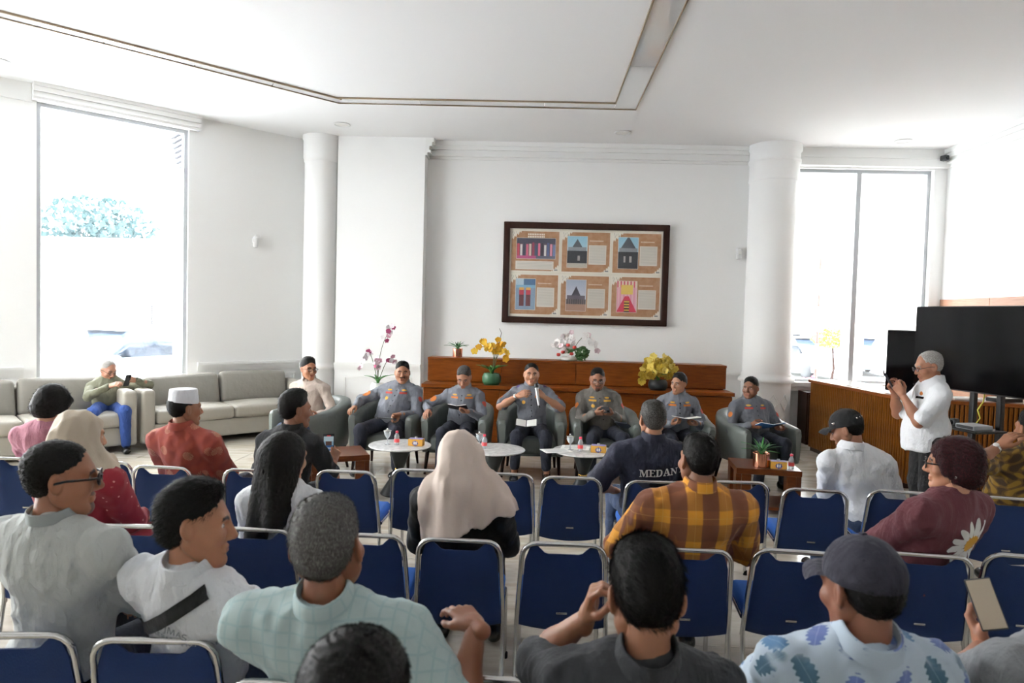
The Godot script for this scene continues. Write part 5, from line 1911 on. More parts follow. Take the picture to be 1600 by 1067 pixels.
	after.append(func() -> void:
		var g := Geo.new().add(b.out).paint(sk)
		var hg: Geo = (head_f["near" if near else "far"] as Field).out
		if kind > 0:   # a fuller or a narrower jaw
			var own := Geo.new().add(hg)
			for j in own.v.size():
				var p := own.v[j]
				var q := smoothstep(0.03, -0.06, p.y)
				if absf(p.x) > 0.0 and p.z < 0.03:
					own.v[j] = Vector3(p.x * (1 + (0.11 if kind == 1 else -0.06) * q), p.y, p.z)
			hg = own
		g.add(hg, hx)
		var brow := col(d.get("brow", "1d1512")).srgb_to_linear()
		for j in hg.v.size():
			var p := hg.v[j]
			var c := sk
			if p.z < -0.03:
				var ax := absf(p.x)
				if ax > 0.012 and ax < 0.052 and absf(p.y - 0.0255 + absf(ax - 0.03) * 0.18) < 0.0055:
					c = brow
				elif ax < 0.023 - absf(p.y + 0.0675) * 0.9 and p.y < -0.056 and p.y > -0.081 and p.z < -0.078:
					c = Color(sk.r * 0.85, sk.g * 0.6, sk.b * 0.6)
				elif d.get("beard", 0) > 0 and ((ax < 0.03 and p.y < -0.044 and p.y > -0.057 and p.z < -0.075) or (d.beard > 1 and ax < 0.026 and p.y < -0.08)):
					c = brow.lerp(sk, 0.25)
			g.c.append(c)
		var eg := Geo.new()
		eyeballs(eg)
		g.add(eg, hx)
		for j in eg.v.size():
			var p := eg.v[j]
			var q := Vector2(absf(p.x) - 0.031, p.y - 0.002)
			g.c.append(Color(0.02, 0.014, 0.01) if q.length() < 0.0062 else Color(0.62, 0.58, 0.55))
		for k in 2:
			var hg2: Geo = (hand_f[hd[k][0]] as Field).out
			g.add(hg2, hd[k][1])
		g.paint(sk)
		part(o, "body", g.mesh(), skin_mat())
		var so := part(o, "shirt" if not d.has("top_name") else d.top_name, s.out.mesh(), d.shirt)
		part(o, "trousers" if not d.has("legs_name") else d.legs_name, t.out.mesh(), d.get("trousers", M.navy))
		if d.get("collar", "shirt") != "none":
			var cb := Basis(rx, u, -fw).orthonormalized()
			part(so, "collar", collar_geo(d.get("collar", "shirt")).mesh(), d.get("collar_mat", d.shirt), Transform3D(cb.scaled(Vector3(1.02, 1.0, 1.02) * (0.96 + 0.06 * fat)), nk + u * 0.004))
		if hf:
			var hg3 := Geo.new().add(hf.out)
			strands(hg3, d.get("strands", 2600 if near else 900), d.get("slen", 0.014), d.get("comb", Vector3(0, -0.6, 0.8)), d.get("lift", 0.25), 17)
			part(o, "hair", Geo.new().add(hg3, hx).mesh(), d.get("hair_mat", M.hair_black))
		if d.has("glasses"):
			var gg := glasses_geo(d.glasses, d.get("frame", 0.0018))
			var gp := part(o, "glasses", gg[0].xf(hx).mesh(), M.black_metal)
			part(gp, "lenses", gg[1].xf(hx).mesh(), d.get("lens", M.lens))
		for l in legs:
			part(o, "shoe", Geo.new().add(shoe_f.out, Transform3D(Basis(), Vector3(l[2].x, 0, l[2].z))).mesh(), d.get("shoes", M.shoe))
		if d.has("extra"):
			d.extra.call(ret, so))
	return ret

func shoe_field() -> Field:
	var f := Field.new()
	f.cap(Vector3(0, 0.045, 0.05), Vector3(0, 0.04, -0.14), 0.045, 0.04, 0.02)
	f.ell(Vector3(0, 0.04, -0.13), Vector3(0.048, 0.034, 0.075), 0.03)
	f.cap(Vector3(0, 0.07, 0.03), Vector3(0, 0.11, 0.02), 0.044, 0.042, 0.02)
	f.plane(Vector3(0, -1, 0), Vector3(0, 0.002, 0))
	return f

func run_jobs() -> void:
	var id := WorkerThreadPool.add_group_task(func(k: int) -> void: jobs[k].run(), jobs.size())
	WorkerThreadPool.wait_for_group_task_completion(id)
	for f in after:
		f.call()

# ---------------------------------------------------------------- who sits where
func pattern(w: int, h: int, scale: Vector3, rough: float, f: Callable) -> StandardMaterial3D:
	var im := Image.create(w, h, false, Image.FORMAT_RGBA8)
	for y in h:
		for x in w:
			im.set_pixel(x, y, f.call(float(x) / w, float(y) / h))
	var m := cloth("ffffff", rough, false)
	m.albedo_texture = ImageTexture.create_from_image(im)
	m.uv1_triplanar = true
	m.uv1_triplanar_sharpness = 8.0
	m.uv1_scale = scale
	return m

func hair_mat(lo: String, mid: String, hi: String) -> StandardMaterial3D:
	var m := StandardMaterial3D.new()
	m.albedo_texture = noise_tex(0.05, 31, [[0.0, lo], [0.45, lo], [0.6, mid], [0.8, hi], [1.0, hi]], 256, 4)
	m.uv1_triplanar = true
	m.uv1_scale = Vector3(14, 5, 14)
	m.roughness = 0.55
	m.metallic_specular = 0.3
	m.normal_enabled = true
	m.normal_texture = M.weave
	m.normal_scale = 1.0
	return m

func cast_materials() -> void:
	M.uniform = cloth("70737b", 0.8)
	M.uniform_dark = cloth("5f6269", 0.8)
	M.uniform_warm = cloth("67645e", 0.8)
	M.navy = cloth("161b2a", 0.85)
	M.black_cloth = cloth("101114", 0.85)
	M.beige_shirt = cloth("b7a89c", 0.85)
	M.olive = cloth("6f6f5c", 0.85)
	M.jeans = cloth("26427e", 0.85)
	M.jeans_dark = cloth("2a3b58", 0.85)
	M.white_cloth = cloth("e4e6ea", 0.8)
	M.off_white = cloth("c3c6c3", 0.85)
	M.hijab = cloth("d6c4b8", 0.75)
	M.hijab2 = cloth("b5a794", 0.75)
	M.hijab.normal_scale = 0.15
	M.hijab2.normal_scale = 0.15
	M.pink_shirt = cloth("a8707e", 0.85)
	M.maroon = cloth("5c2c33", 0.85)
	M.navy_polo = cloth("15192e", 0.8)
	M.dark_polo = cloth("2b2d31", 0.85)
	M.grey_shirt = cloth("7d7f83", 0.85)
	M.hair_black = hair_mat("080707", "0d0b0a", "161311")
	M.hair_grey = hair_mat("4c4a47", "6e6c68", "9a9894")
	M.hair_salt = hair_mat("2a2826", "484643", "767370")
	M.hair_white = hair_mat("8d8a85", "aeaba6", "cfccc8")
	M.hair_red = hair_mat("1f0d10", "34141a", "552028")
	M.shoe = mat("0c0c0d", 0.25)
	M.lens = StandardMaterial3D.new()
	M.lens.albedo_color = Color(0.9, 0.93, 0.95, 0.12)
	M.lens.transparency = BaseMaterial3D.TRANSPARENCY_ALPHA
	M.lens.roughness = 0.03
	M.dark_lens = mat("141316", 0.08)
	M.orange = mat("c4702c", 0.7)
	M.redpatch = mat("b23c2e", 0.7)
	M.yellow = mat("cf9a34", 0.6)
	M.purple = mat("3f2f66", 0.7)
	M.bluepatch = mat("3b5fb8", 0.6)
	M.plaid = pattern(256, 256, Vector3(6.6, 6.6, 6.6), 0.9, func(u: float, v: float) -> Color:
		var a := smoothstep(0.0, 0.04, absf(u - 0.5) - 0.24)
		var b := smoothstep(0.0, 0.04, absf(v - 0.5) - 0.26)
		var c := col("d8952c").lerp(col("5e3030"), (1 - a) * 0.72).lerp(col("5a3026"), (1 - b) * 0.38)
		if absf(u - 0.02) < 0.012 or absf(v - 0.02) < 0.012:
			c = c.lerp(col("d8b070"), 0.35)
		return c)
	M.batik_red = pattern(256, 256, Vector3(3.2, 3.2, 3.2), 0.9, func(u: float, v: float) -> Color:
		var c := col("84362b").lerp(col("8f3d2e"), 0.5 + 0.5 * sin(u * TAU * 3 + sin(v * TAU * 2) * 2))
		for q in [[0.25, 0.3], [0.75, 0.75], [0.7, 0.2]]:
			var dx: float = u - q[0]
			var dy: float = v - q[1]
			var r := sqrt(dx * dx + dy * dy)
			if r < 0.1 and fmod(absf(atan2(dy, dx)) * 2.5 + r * 20, 1.0) < 0.3:
				c = col("b79a78")
		return c)
	M.batik_gold = pattern(256, 256, Vector3(3, 3, 3), 0.9, func(u: float, v: float) -> Color:
		var k := sin(u * TAU * 3 + sin(v * TAU * 2) * 2.2) * cos(v * TAU * 3 + sin(u * TAU) * 2)
		return col("8a6a22") if k > 0.25 else (col("3a2712") if k < -0.2 else col("5f451a")))
	M.red_dots = pattern(256, 256, Vector3(6, 6, 6), 0.9, func(u: float, v: float) -> Color:
		var c := col("841826")
		for q in [[0.2, 0.2], [0.7, 0.35], [0.4, 0.7], [0.88, 0.82]]:
			if Vector2(u - q[0], v - q[1]).length() < 0.028:
				c = col("c98a84")
		return c)
	M.leafy = pattern(256, 256, Vector3(3.0, 3.0, 3.0), 0.9, func(u: float, v: float) -> Color:
		var c := col("b4c2cf")
		var spots := [[0.12, 0.15, 0.4, 0], [0.42, 0.1, -0.5, 1], [0.75, 0.2, 0.2, 0], [0.28, 0.45, -0.3, 2], [0.6, 0.5, 0.6, 0], [0.9, 0.55, -0.2, 1], [0.1, 0.75, 0.5, 0], [0.45, 0.82, -0.1, 2], [0.76, 0.85, 0.4, 0]]
		for q in spots:
			var dx: float = u - q[0]
			var dy: float = v - q[1]
			var a: float = q[2]
			var x := dx * cos(a) + dy * sin(a)
			var y := dy * cos(a) - dx * sin(a)
			if pow(x / 0.075, 2) + pow(y / 0.125, 2) < 1.0 - 0.25 * sin(y * 150):
				c = col(["5f70a4", "3f5f72", "4f769c"][q[3]])
				if absf(x) < 0.004:
					c = c.lightened(0.2)
		return c)
	M.mint = pattern(256, 256, Vector3(5, 5, 5), 0.9, func(u: float, v: float) -> Color:
		var c := col("b3c5c4")
		if fmod(u * 5, 1.0) < 0.16 or fmod(v * 5, 1.0) < 0.16:
			c = col("a6bdbf")
		return c)

func phone(label: String, t: Transform3D, lit: Material, case_: Material = null) -> Node3D:
	var o := thing("mobile_phone", label, "phone")
	o.transform = t
	part(o, "case", Geo.new().rbox(Vector3.ZERO, Vector3(0.076, 0.158, 0.009), 0.004, 2).mesh(), case_ if case_ else M.plastic_dark)
	part(o, "screen", Geo.new().box(Vector3(0, 0, 0.0047), Vector3(0.069, 0.149, 0.001)).mesh(), lit)
	part(o, "camera_bump", Geo.new().rbox(Vector3(-0.02, 0.055, -0.0055), Vector3(0.024, 0.03, 0.003), 0.001, 1).mesh(), M.screen)
	return o

func facing(p: Vector3, z: Vector3, up := Vector3.UP) -> Transform3D:
	var x := up.cross(z).normalized()
	return Transform3D(Basis(x, z.normalized().cross(x), z.normalized()), p)

func notebook(label: String, p: Vector3, turn: float, tilt: float, open: bool, cover: Material, w := 0.15, h := 0.21) -> void:
	var o := thing("notebook", label, "notebook")
	o.transform = Transform3D(Basis(Vector3.UP, deg_to_rad(turn)) * Basis(Vector3.RIGHT, deg_to_rad(tilt)), p)
	if open:
		for s in [-1, 1]:
			var b := Basis(Vector3.BACK, s * 0.16)
			part(o, "cover", Geo.new().rbox(Vector3(s * w / 2, -0.004, 0), Vector3(w, 0.004, h), 0.0015, 1).mesh(), cover, Transform3D(b, Vector3.ZERO))
			part(o, "page", Geo.new().rbox(Vector3(s * w / 2, 0.002, 0), Vector3(w - 0.01, 0.007, h - 0.01), 0.0015, 1).mesh(), M.paper, Transform3D(b, Vector3.ZERO))
	else:
		part(o, "cover", Geo.new().rbox(Vector3.ZERO, Vector3(w, 0.014, h), 0.003, 1).mesh(), cover)
		part(o, "pages", Geo.new().box(Vector3(0.003, 0, 0), Vector3(w, 0.009, h - 0.008)).mesh(), M.paper)

func uniform(tag1: Material, emblem: bool, ep: Material) -> Callable:
	return func(r: Dictionary, so: Node3D) -> void:
		var f: Field = r.shirt
		for s in [1, -1]:
			part(so, "name_tag", patch(f, r.pel + r.u * r.len * 0.73 + r.rx * s * 0.085, -r.fw, 0.085, 0.022), tag1)
			part(so, "chest_badge", patch(f, r.pel + r.u * r.len * 0.8 + r.rx * s * 0.085, -r.fw, 0.055, 0.02, 0.0, true), M.yellow)
			part(so, "pocket_flap", patch(f, r.pel + r.u * r.len * 0.66 + r.rx * s * 0.085, -r.fw, 0.095, 0.03), so.material_override)
			var m: Vector3 = (r.sh[0 if s > 0 else 1] as Vector3).lerp(r.nk, 0.25)
			part(so, "epaulette", patch(f, m, -(r.u as Vector3) + r.rx * s * -0.1, 0.09, 0.04), ep)
			var sh: Vector3 = (r.sh[0 if s > 0 else 1] as Vector3).lerp(r.el[0 if s > 0 else 1], 0.3)
			part(so, "sleeve_badge", patch(f, sh, -(r.rx * s) - r.fw * 0.7, 0.055, 0.062, 0.0, true), M.orange if s > 0 else M.redpatch)
		if emblem:
			part(so, "emblem", patch(f, r.pel + r.u * r.len * 0.6 + r.rx * 0.09, -r.fw, 0.04, 0.042, 0.0, true), M.yellow)
		for k in 5:
			part(so, "button", patch(f, r.pel + r.u * r.len * (0.3 + 0.12 * k), -r.fw, 0.011, 0.011, 0.0, true), M.dark_lens)

func hijab(r: Dictionary, m: Material, hem: float, slant: Vector3, cell: float, hb: Basis, wide := 1.0) -> void:
	var f := Field.new()
	var hc: Vector3 = r.hc
	var nk: Vector3 = r.nk
	var u: Vector3 = r.u
	var fw: Vector3 = r.fw
	var rx: Vector3 = r.rx
	f.ell(hc + hb * Vector3(0, 0.036, 0.016), Vector3(0.096, 0.106, 0.118), 0.03, hb)
	f.cap(hc + hb * Vector3(0, -0.02, 0.04), nk - fw * 0.03, 0.1, 0.115, 0.06)
	f.cap(nk - u * 0.02 - fw * 0.03, nk - u * 0.24 - fw * 0.05, 0.115, 0.15 * wide, 0.08)
	f.cap(nk - u * 0.1 + rx * 0.13 * wide, nk - u * 0.1 - rx * 0.09 * wide, 0.1, 0.1, 0.09)
	f.cap(nk - u * 0.1 + rx * 0.12 * wide, nk - u * 0.24 + rx * 0.2 * wide, 0.112, 0.105, 0.08)
	f.cap(nk - u * 0.1 - rx * 0.08 * wide, nk - u * 0.3 - rx * 0.08 * wide, 0.1, 0.105, 0.08)
	f.ell(nk - u * 0.08 + fw * 0.06, Vector3(0.12, 0.14, 0.1), 0.06)
	f.carve(hc + hb * Vector3(0, -0.015, -0.135), Vector3(0.06, 0.085, 0.075), 0.012, hb)
	f.plane(slant, Vector3(0, hem, 0))
	f.folds(0.026, Vector3(9, 2.2, 9), 8)
	job(f, cell)
	after.append(func() -> void: part(r.o, "hijab", f.out.mesh(), m))

func watch(r: Dictionary, k: int, m: Material) -> void:
	var w: Vector3 = r.wr[k]
	var e: Vector3 = r.el[k]
	var d := (w - e).normalized()
	var t := facing(w - d * 0.025, d, Vector3(0.1, 1, 0.2))
	var o := part(r.o, "watch", Geo.new().lathe([[0.031, -0.009], [0.034, -0.006], [0.034, 0.006], [0.031, 0.009]], 20).xf(t * Transform3D(Basis(Vector3.RIGHT, PI / 2), Vector3.ZERO)).mesh(), m)
	part(o, "dial", Geo.new().lathe([[0.0, 0.036], [0.016, 0.036], [0.018, 0.03]], 18).xf(t).mesh(), M.white_plastic)

func build_people() -> void:
	cast_materials()
	head_f["near"] = job(head_field(), 0.0038)
	head_f["far"] = job(head_field(), 0.005)
	for p in ["relaxed", "grip", "hold"]:
		hand_f[p] = job(hand_field(p), 0.004)
	shoe_f = job(shoe_field(), 0.008)
	build_panel()
	build_front_rows()
	build_near_rows()
	run_jobs()

func build_panel() -> void:
	# guest with glasses in the first armchair
	var r := person({"label": "man with glasses in a beige shirt seated in an armchair, head turned aside", "pos": Vector3(-2.62, 0, -8.0), "yaw": 170.0, "head": Vector3(-2.67, 1.15, -7.98), "hy": 55.0, "seat": 0.43, "shirt": M.beige_shirt, "trousers": M.jeans_dark, "skin": "a57253", "hair": "wave", "glasses": 0.016,
		"ra": {"w": Vector3(0.2, 0.68, -0.3), "pose": "relaxed"}, "la": {"w": Vector3(-0.2, 0.66, -0.28), "pose": "hold", "palm": Vector3(0.3, 1, 0)}})
	phone("black phone on the lap of the man in the beige shirt", r.o.transform * Transform3D(Basis(Vector3.RIGHT, -1.3), Vector3(-0.15, 0.69, -0.42)), M.screen)
	# the six officers
	r = person({"label": "heavy-set officer in grey uniform with an arm on the armrest", "pos": Vector3(-1.72, 0, -8.1), "yaw": 174.0, "head": Vector3(-1.59, 1.13, -8.12), "hy": 18.0, "seat": 0.43, "fat": 1.24, "sw": 0.2, "shirt": M.uniform, "skin": "96674c", "face": 1, "hair": "short", "beard": 1, "extra": uniform(M.redpatch, true, M.uniform_dark),
		"ra": {"w": Vector3(0.34, 0.74, -0.26), "pose": "relaxed", "pole": Vector3(1, -0.3, 0.4), "dir": Vector3(0.2, -0.25, -1)}, "la": {"w": Vector3(-0.22, 0.68, -0.3), "pose": "hold", "dir": Vector3(0.8, -0.2, -0.5), "palm": Vector3(0.2, -0.4, -1)}, "spread": 0.2})
	notebook("black notebook and papers on the lap of the heavy-set officer", r.o.transform * Vector3(-0.08, 0.64, -0.36), 170, 8, false, M.plastic_dark, 0.2, 0.15)
	r = person({"label": "grey-haired officer reading a small open notebook in an armchair", "pos": Vector3(-0.88, 0, -8.1), "yaw": 176.0, "head": Vector3(-0.85, 1.1, -8.06), "hp": -26.0, "seat": 0.43, "shirt": M.uniform, "skin": "9a6d54", "hair": "short", "hair_mat": M.hair_salt, "extra": uniform(M.orange, false, M.uniform),
		"ra": {"w": Vector3(0.33, 0.73, -0.27), "pose": "relaxed", "pole": Vector3(1, -0.3, 0.4), "dir": Vector3(0.1, -0.3, -1)}, "la": {"w": Vector3(-0.15, 0.74, -0.3), "pose": "hold", "dir": Vector3(0.9, 0.05, -0.4), "palm": Vector3(0, 1, -0.2)}})
	notebook("small open notebook in the hands of the grey-haired officer", r.o.transform * Vector3(-0.02, 0.785, -0.34), 176, 25, true, M.plastic_dark, 0.11, 0.14)
	r = person({"label": "officer speaking into a microphone, one hand raised to his chest", "pos": Vector3(-0.04, 0, -8.1), "yaw": 180.0, "head": Vector3(-0.06, 1.16, -8.08), "hy": 4.0, "seat": 0.43, "sw": 0.195, "fat": 1.08, "face": 1, "sleeve": -0.85, "shirt": M.uniform, "skin": "a8775c", "hair": "fade", "pant": 0.82, "extra": uniform(M.orange, true, M.purple),
		"ra": {"w": Vector3(0.17, 0.93, -0.26), "pose": "relaxed", "pole": Vector3(1, -0.7, 0.1), "dir": Vector3(-0.9, 0.35, -0.3), "palm": Vector3(-0.2, -0.5, 1)}, "la": {"w": Vector3(-0.13, 0.93, -0.26), "pose": "grip", "pole": Vector3(-1, -0.7, 0.1), "dir": Vector3(0.75, 0.6, -0.4), "palm": Vector3(0.5, -0.2, 1)}, "spread": 0.16})
	watch(r, 0, M.chrome)
	var mic := thing("microphone", "black and silver microphone held by the speaking officer", "microphone")
	var mp: Vector3 = r.o.transform * (r.wr[1] + Vector3(0.075, 0.03, -0.05))
	mic.transform = Transform3D(Basis(Vector3.RIGHT, -0.35) * Basis(Vector3.BACK, 0.15), mp)
	part(mic, "handle", Geo.new().lathe([[0.0, -0.13], [0.013, -0.13], [0.015, -0.1], [0.019, 0.06], [0.021, 0.075]], 18).mesh(), mat("b9bbbd", 0.35, 0.6))
	part(mic, "grille", Geo.new().lathe([[0.021, 0.075], [0.027, 0.085], [0.028, 0.105], [0.02, 0.125], [0.0, 0.132]], 18).mesh(), M.plastic_dark)
	part(mic, "end_cap", Geo.new().lathe([[0.0, -0.155], [0.012, -0.155], [0.013, -0.13], [0.0, -0.13]], 14).mesh(), M.plastic_dark)
	notebook("open notebook with white pages on the lap of the speaking officer", Vector3(-0.1, 0.635, -7.72), 0, 16, true, M.plastic_dark, 0.12, 0.17)
	r = person({"label": "officer with glasses looking down at the phone in both hands", "pos": Vector3(0.8, 0, -8.1), "yaw": 182.0, "head": Vector3(0.71, 1.13, -8.06), "hp": -14.0, "hy": -4.0, "seat": 0.43, "sw": 0.195, "fat": 1.1, "face": 1, "shirt": M.uniform_warm, "skin": "8c5e46", "hair": "fade", "beard": 2, "glasses": 0.017, "extra": uniform(M.yellow, true, M.uniform_warm),
		"ra": {"w": Vector3(0.14, 0.77, -0.3), "pose": "hold", "dir": Vector3(-0.8, 0.1, -0.5), "palm": Vector3(-0.3, 0.6, 0.5)}, "la": {"w": Vector3(-0.05, 0.77, -0.31), "pose": "hold", "dir": Vector3(0.7, 0.1, -0.6), "palm": Vector3(0.3, 0.8, 0.3)}, "spread": 0.17})
	phone("black phone in both hands of the officer with glasses", r.o.transform * Transform3D(Basis(Vector3.BACK, 1.3) * Basis(Vector3.RIGHT, -0.9), Vector3(0.045, 0.82, -0.38)), M.screen)
	notebook("dark closed notebook tucked beside the officer with glasses", r.o.transform * Vector3(-0.2, 0.63, -0.24), 150, 25, false, mat("1d2430", 0.5), 0.15, 0.2)
	r = person({"label": "young slim officer looking aside with an open book on his lap", "pos": Vector3(1.63, 0, -8.1), "yaw": 182.0, "head": Vector3(1.65, 1.1, -8.06), "hy": -48.0, "hs": 0.98, "seat": 0.43, "shirt": M.uniform, "skin": "9a6c52", "hair": "short", "vol": 0.006, "extra": uniform(M.orange, false, M.uniform),
		"ra": {"w": Vector3(0.1, 0.68, -0.3), "pose": "hold", "palm": Vector3(0, 1, 0)}, "la": {"w": Vector3(-0.18, 0.68, -0.28), "pose": "hold", "dir": Vector3(0.85, 0, -0.4), "palm": Vector3(0.1, 1, 0)}})
	notebook("open book resting on the arm of the young slim officer", r.o.transform * Vector3(-0.04, 0.745, -0.36), 182, 6, true, M.plastic_dark, 0.15, 0.2)
	r = person({"label": "officer in dark grey uniform holding an open blue folder", "pos": Vector3(2.52, 0, -8.05), "yaw": 192.0, "head": Vector3(2.47, 1.08, -8.05), "hy": -50.0, "hs": 1.0, "seat": 0.43, "fat": 1.16, "sw": 0.2, "face": 1, "shirt": M.uniform_dark, "skin": "80553f", "hair": "short", "extra": uniform(M.redpatch, false, M.uniform_dark),
		"ra": {"w": Vector3(0.2, 0.7, -0.3), "pose": "hold", "dir": Vector3(-0.7, 0.1, -0.6), "palm": Vector3(-0.5, 0.2, 0.6)}, "la": {"w": Vector3(-0.2, 0.66, -0.28), "pose": "hold", "dir": Vector3(0.85, 0, -0.4), "palm": Vector3(0.2, 1, 0)}})
	notebook("open blue folder in the hands of the officer in dark grey", r.o.transform * Vector3(0.03, 0.7, -0.38), 192, 20, true, mat("2b6fae", 0.5), 0.15, 0.21)
	# elderly man on the sofa
	r = person({"label": "elderly man in olive jacket and blue jeans with a phone on the sofa", "pos": Vector3(-5.5, 0, -8.68), "yaw": 212.0, "head": Vector3(-5.5, 1.0, -8.66), "hy": 35.0, "hp": -22.0, "seat": 0.44, "fat": 1.12, "shirt": M.olive, "trousers": M.jeans, "skin": "ad7d65", "face": 1, "hair": "receding", "hair_mat": M.hair_white, "brow": "6a625c", "glasses": 0.016, "top_name": "jacket",
		"ra": {"w": Vector3(0.0, 0.82, -0.27), "pose": "relaxed", "dir": Vector3(-0.8, 0.3, -0.5), "palm": Vector3(-0.2, -0.6, 0.4), "pole": Vector3(1, -0.5, 0.3)}, "la": {"w": Vector3(-0.29, 0.88, -0.2), "pose": "grip", "dir": Vector3(0.6, 0.25, -0.6), "palm": Vector3(0.7, -0.1, 0.3), "pole": Vector3(-1, -0.1, 0.3)}, "spread": 0.17})
	phone("black phone held by the elderly man on the sofa", r.o.transform * facing(Vector3(-0.2, 0.89, -0.29), Vector3(0.5, 0.35, 0.7)), M.screen)
	# standing man
	r = person({"label": "standing man with glasses in a white short-sleeved shirt and black trousers", "pos": Vector3(3.36, 0, -6.0), "yaw": 84.0, "head": Vector3(3.33, 1.505, -6.0), "hp": -14.0, "hy": 2.0, "stand": true, "fat": 1.16, "sw": 0.18, "shirt": M.white_cloth, "sleeve": -0.82, "trousers": M.black_cloth, "skin": "9c6b52", "face": 1, "hair": "receding", "hair_mat": M.hair_white, "brow": "7a726c", "glasses": 0.017, "spread": 0.1, "fold": 0.008,
		"ra": {"w": Vector3(0.06, 1.27, -0.27), "pose": "hold", "dir": Vector3(-0.2, 0.75, -0.5), "palm": Vector3(-0.6, 0.1, 0.5), "pole": Vector3(0.5, -1, 0.1)}, "la": {"w": Vector3(-0.07, 1.26, -0.25), "pose": "hold", "dir": Vector3(0.15, 0.8, -0.5), "palm": Vector3(0.7, 0.1, 0.5), "pole": Vector3(-0.4, -1, 0.25)},
		"extra": func(q: Dictionary, so: Node3D) -> void:
			part(so, "emblem", patch(q.shirt, q.pel + q.u * q.len * 0.74 - q.rx * 0.085, -q.fw, 0.03, 0.035, 0.0, true), M.orange)
			part(so, "name_tag", patch(q.shirt, q.pel + q.u * q.len * 0.66 - q.rx * 0.085, -q.fw, 0.06, 0.018), M.dark_lens)})
	phone("black phone held up by the standing man", r.o.transform * facing(Vector3(0.0, 1.37, -0.34), Vector3(-0.1, 0.45, 0.8)), M.screen)

